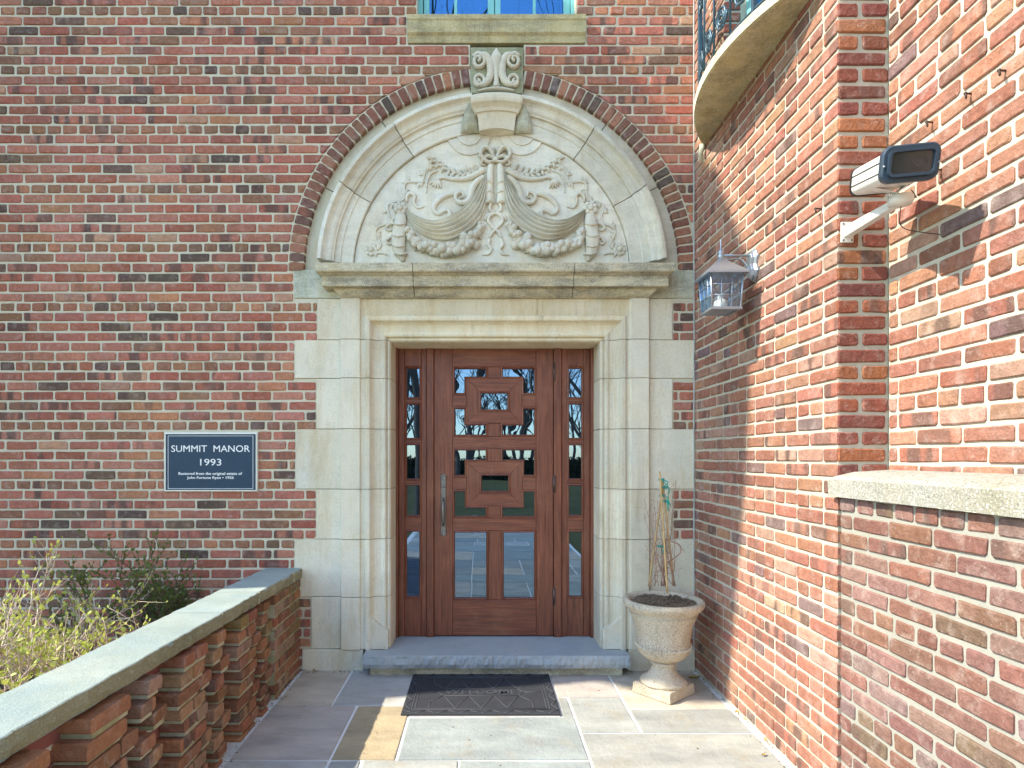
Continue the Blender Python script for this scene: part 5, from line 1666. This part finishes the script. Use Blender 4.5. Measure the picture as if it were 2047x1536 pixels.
# ------------------------------------------------------------------ small hooks left in the walls
for i, (px, py, wl, lab) in enumerate(((1641, 418, 'A', 'rusty bent hook in the side wall left of the security camera'), (2011, 142, 'B', 'rusty hook highest on the recessed wall'), (1943, 188, 'B', 'rusty screw in the recessed wall above the security camera'), (1865, 245, 'B', 'small rusty nail just above the security camera'), (1884, 340, 'B', 'rusty hook beside the front window of the security camera'))):
    xx = XR if wl == 'A' else XB
    d_ = xx*F/(px-CX); c_ = Vector((xx, d_-D, Z(py, d_-D)))
    m_ = MB().tube([c_+Vector((.004, 0, 0)), c_+Vector((-.022, 0, .002)), c_+Vector((-.026, -.006, -.004)), c_+Vector((-.026, -.008, -.02))], .0032, 6)
    m_.ball(c_+Vector((-.024, -.002, 0)), .006, 7, 5)
    tag(m_.build('wall_hook', MT['rust']), lab, 'hook', 'hooks in the brick walls')

# ------------------------------------------------------------------ fallen leaves
lr = random.Random(31)
for i, (px, py, sz, lab) in enumerate(((1388, 1357, .05, 'large curled brown leaf in the corner behind the urn'), (1474, 1426, .03, 'small yellow leaf at the wall foot, farthest of the row'), (1491, 1441, .025, 'dark curled leaf at the wall foot'), (1531, 1482, .03, 'yellow leaf on the pale flagstone by the wall joint'), (1527, 1512, .022, 'thin dry leaf lying on the pale flagstone'), (628, 1343, .028, 'yellowish leaf below the stone plinth left of the step'), (612, 1341, .02, 'tiny dry leaf in the parapet corner'), (1258, 1378, .014, 'tiny green leaf beside the urn base'))):
    c_ = floor_pt(px, py)+Vector((0, 0, .004))
    a = lr.uniform(0, 6.28); dx = Vector((math.cos(a), math.sin(a), 0)); dy = Vector((-math.sin(a), math.cos(a), 0))
    v = []; f = []
    prof_ = [(-.5, .02), (-.3, .22), (0, .32), (.25, .24), (.5, .03)]
    for (t, w_) in prof_:
        for s_ in (-1, 0, 1): v.append(c_+dx*t*sz*1.5+dy*s_*w_*sz+Vector((0, 0, abs(s_)*sz*.22+sz*.2*t*t+lr.uniform(0, .003))))
    for r_ in range(4):
        for k in range(2): f.append((r_*3+k, r_*3+k+1, (r_+1)*3+k+1, (r_+1)*3+k))
    tag(MB().add(v, f, True).build('fallen_leaf', MT['leaf_dry'], fix=False), lab, 'leaf', 'fallen leaves')

# ------------------------------------------------------------------ shrubs
def shrub(name, label, base, nst, hgt, spread, seed, tw, lf_, leafn, leafsz, lean=(0, 0), dens=3, low=0.12):
    r = random.Random(seed)
    t = thing(name, label, 'shrub', base)
    st = MB(); twg = MB(); lv = MB()
    base = Vector(base)
    def leaf_at(p, d_):
        d_ = (d_+Vector((r.uniform(-1, 1), r.uniform(-1, 1), r.uniform(-.3, 1)))*.9).normalized()
        ln = leafsz*r.uniform(.6, 1.35)
        n_ = d_.cross(Vector((r.uniform(-1, 1), r.uniform(-1, 1), r.uniform(-1, 1))))
        if n_.length < 1e-4: return
        n_ = n_.normalized()*ln*.32
        up_ = d_.cross(n_).normalized()*ln*.08
        lv.add([p, p+d_*ln*.35+n_+up_, p+d_*ln*.8+n_*.6+up_*.5, p+d_*ln, p+d_*ln*.8-n_*.6+up_*.5, p+d_*ln*.35-n_+up_, p+d_*ln*.5], [(0, 1, 6), (1, 2, 6), (2, 3, 6), (3, 4, 6), (4, 5, 6), (5, 0, 6)])
    def grow(p, d_, ln, rad, lev):
        n = 5; pts = [p]; q = p; dd = d_
        for k in range(n):
            dd = (dd+Vector((r.uniform(-1, 1), r.uniform(-1, 1), r.uniform(-.5, .7)))*.28).normalized()
            q = q+dd*ln/n; pts.append(q)
        (st if lev < 1 else twg).tube(pts, lerp_list([rad, rad*.55], n+1), 6 if lev < 1 else 4)
        if lev >= 2:
            for k in range(1, n+1):
                if r.random() < leafn:
                    leaf_at(pts[k], dd)
                    if r.random() < .6: leaf_at(pts[k], dd)
            leaf_at(pts[-1], dd)
        if lev < 3:
            for c in range(dens+(1 if lev == 1 else 0)):
                k = r.randint(2, n)
                nd = (dd*.6+Vector((r.uniform(-1, 1)*spread, r.uniform(-1, 1)*spread, r.uniform(-.35, .8)))).normalized()
                grow(pts[k], nd, ln*r.uniform(.5, .8), rad*.55, lev+1)
    for i in range(nst):
        a = i*2.4+r.uniform(-.3, .3)
        d_ = Vector((math.cos(a)*spread*.8+lean[0], math.sin(a)*spread*.8+lean[1], 1)).normalized()
        grow(base+Vector((math.cos(a)*low, math.sin(a)*low, -.04)), d_, hgt*r.uniform(.42, .6), .011 if nst > 3 else .016, 0)
    st.build('stem', MT[tw], t); o = twg.build('twigs', MT[tw], t, fix=False); o['kind'] = 'stuff'
    o = lv.build('leaves', MT[lf_], t, fix=False); o['kind'] = 'stuff'
    return t
shrub('garden_shrub', 'sunlit twiggy shrub with fresh yellow-green leaves beside the parapet coping', (-2.38, -1.40, 0.0), 24, 0.88, .85, 3, 'twig', 'leaf', .33, .023, (0.0, .0), 4, .30)
shrub('garden_shrub', 'dark shaded shrub with few small leaves against the front wall', (-2.20, -.36, 0.0), 4, 1.02, .85, 15, 'twig_dark', 'leaf_dark', .95, .022, (0.0, -.05), 4, .02)

# ------------------------------------------------------------------ bare trees across the grounds (seen in the glass)
def tree(label, base, hgt, seed, rad, spread=.62, levels=6):
    r = random.Random(seed)
    t = thing('bare_tree', label, 'tree', base, 'bare trees across the grounds')
    tr = MB(); cr_ = MB()
    def grow(p, d_, ln, rd, lev):
        n = 4; pts = [p]; q = p; dd = d_
        for k in range(n):
            dd = (dd+Vector((r.uniform(-1, 1), r.uniform(-1, 1), r.uniform(-.3, .6)))*(.10 if lev == 0 else .2)).normalized()
            q = q+dd*ln/n; pts.append(q)
        (tr if lev == 0 else cr_).tube(pts, lerp_list([rd, rd*.62], n+1), 8 if lev < 2 else (5 if lev < 4 else 3), cap=False)
        if lev < levels:
            for c in range(3 if lev < 2 else r.choice([2, 3])):
                k = n if c == 0 else r.randint(2, n)
                nd = (dd+Vector((r.uniform(-1, 1), r.uniform(-1, 1), r.uniform(-.25, .55)))*spread*(1 if c else .5)*1.3).normalized()
                grow(pts[k], nd, ln*r.uniform(.62, .82), rd*.6*(1 if c == 0 else .8), lev+1)
    grow(Vector(base), Vector((0, 0, 1)), hgt*.26, rad*.55, 0)
    tr.build('trunk', MT['bark'], t, fix=False); cr_.build('crown', MT['bark'], t, fix=False)
for i, (x, y_, h, rd, lab) in enumerate(((-1.6, -11.0, 24, .24, 'nearest tall bare tree reflected high in the upper window'), (-0.4, -16.5, 16, .2, 'bare tree standing straight behind the middle of the reflection'), (4.4, -21, 15, .24, 'slender bare tree low in the hinge-side reflection'), (3.2, -12.5, 19, .22, 'tallest bare tree reflected in the upper window'), (-2.6, -14, 17, .2, 'slim tall bare tree reflected beside the door fret'), (-4.5, -17, 13, .24, 'tall bare tree reflected in the handle-side glass'), (1.5, -20, 15, .28, 'broad bare tree reflected in the middle of the door'), (6, -16, 13, .25, 'bare tree reflected in the hinge-side glass'), (-10, -24, 16, .3, 'far bare tree at the handle side of the reflection'), (-7.5, -7.2, 9, .16, 'bare tree throwing branch shadows on the terrace'), (12, -26, 16, .3, 'far bare tree at the hinge side of the reflection'), (-1.5, -31, 17, .3, 'farthest bare tree reflected low in the door'))):
    tree(lab, (x, y_, -.14), h, 50+i, rd)
wm = MB(); wr = random.Random(63)
def wood_branch(p, d_, ln, rd, lev):
    q = p+d_*ln*.5+Vector((wr.uniform(-1, 1), wr.uniform(-1, 1), wr.uniform(-1, 1)))*ln*.06
    e_ = p+d_*ln
    wm.tube([p, q, e_], [rd, rd*.8, rd*.6], 3, cap=False, smooth=False)
    if lev < 4:
        for c in range(3):
            nd = (d_+Vector((wr.uniform(-1, 1), wr.uniform(-1, 1), wr.uniform(-.15, .6)))*.75).normalized()
            wood_branch(q.lerp(e_, wr.uniform(.1, 1)), nd, ln*wr.uniform(.55, .8), max(rd*.55, .012), lev+1)
for k in range(70):
    wood_branch(Vector((-30+60*(k+wr.random())/70, -42-wr.uniform(0, 9), -.14)), Vector((wr.uniform(-.06, .06), wr.uniform(-.06, .06), 1)).normalized(), wr.uniform(3.2, 5.0), wr.uniform(.1, .2), 0)
wo = wm.build('woods', MT['bark'], fix=False)
struct(wo, 'stuff'); wo['label'] = 'far bare woods closing the grounds, seen in the door glass'
# clipped evergreen hedge behind the trees closes the view in the glass
hm = MB(); hr = random.Random(77)
hm.box(-30, 30, -37.5, -35.6, -.14, 1.25)
for _ in range(9000):
    c_ = Vector((hr.uniform(-28, 28), -35.6+hr.uniform(-.1, .3), hr.uniform(-.1, 1.45)))
    d_ = Vector((hr.uniform(-1, 1), hr.uniform(-1, 1), hr.uniform(-1, 1))).normalized()*.13; n_ = d_.orthogonal().normalized()*.07
    hm.add([c_-d_, c_+n_, c_+d_, c_-n_], [(0, 1, 2, 3)])
hd_ = hm.build('hedge', m_plain('hedge_leaf', (0.05, 0.055, 0.03), 0.8, var=0.5, nscale=2), fix=False)
tag(hd_, 'dark hedge along the far edge of the grounds', 'hedge'); hd_['kind'] = 'stuff'

# ------------------------------------------------------------------ grit and leaf crumbs along the wall feet
gm = MB(); gr_ = random.Random(91)
for _ in range(420):
    q = gr_.random()
    if q < .3: p = Vector((XL+abs(gr_.gauss(.012, .018)), gr_.uniform(-3, -.02), .002))
    elif q < .65: p = Vector((XR-abs(gr_.gauss(.012, .02)), gr_.uniform(-3, -.02), .002))
    elif q < .85: p = Vector((gr_.choice([gr_.uniform(XL, -.8), gr_.uniform(.98, XR)]), -abs(gr_.gauss(.03, .02))-.012, .002))
    else: p = Vector((gr_.uniform(XL, XR), gr_.uniform(-2.6, -.12), .002))
    r_ = gr_.uniform(.0015, .0045)
    gm.ball(p, r_, 5, 3, (gr_.uniform(.7, 1.8), gr_.uniform(.7, 1.5), .6))
gd = gm.build('grit', MT['soil'], fix=False)
struct(gd, 'stuff'); gd['label'] = 'dark grit and crumbs along the feet of the walls'
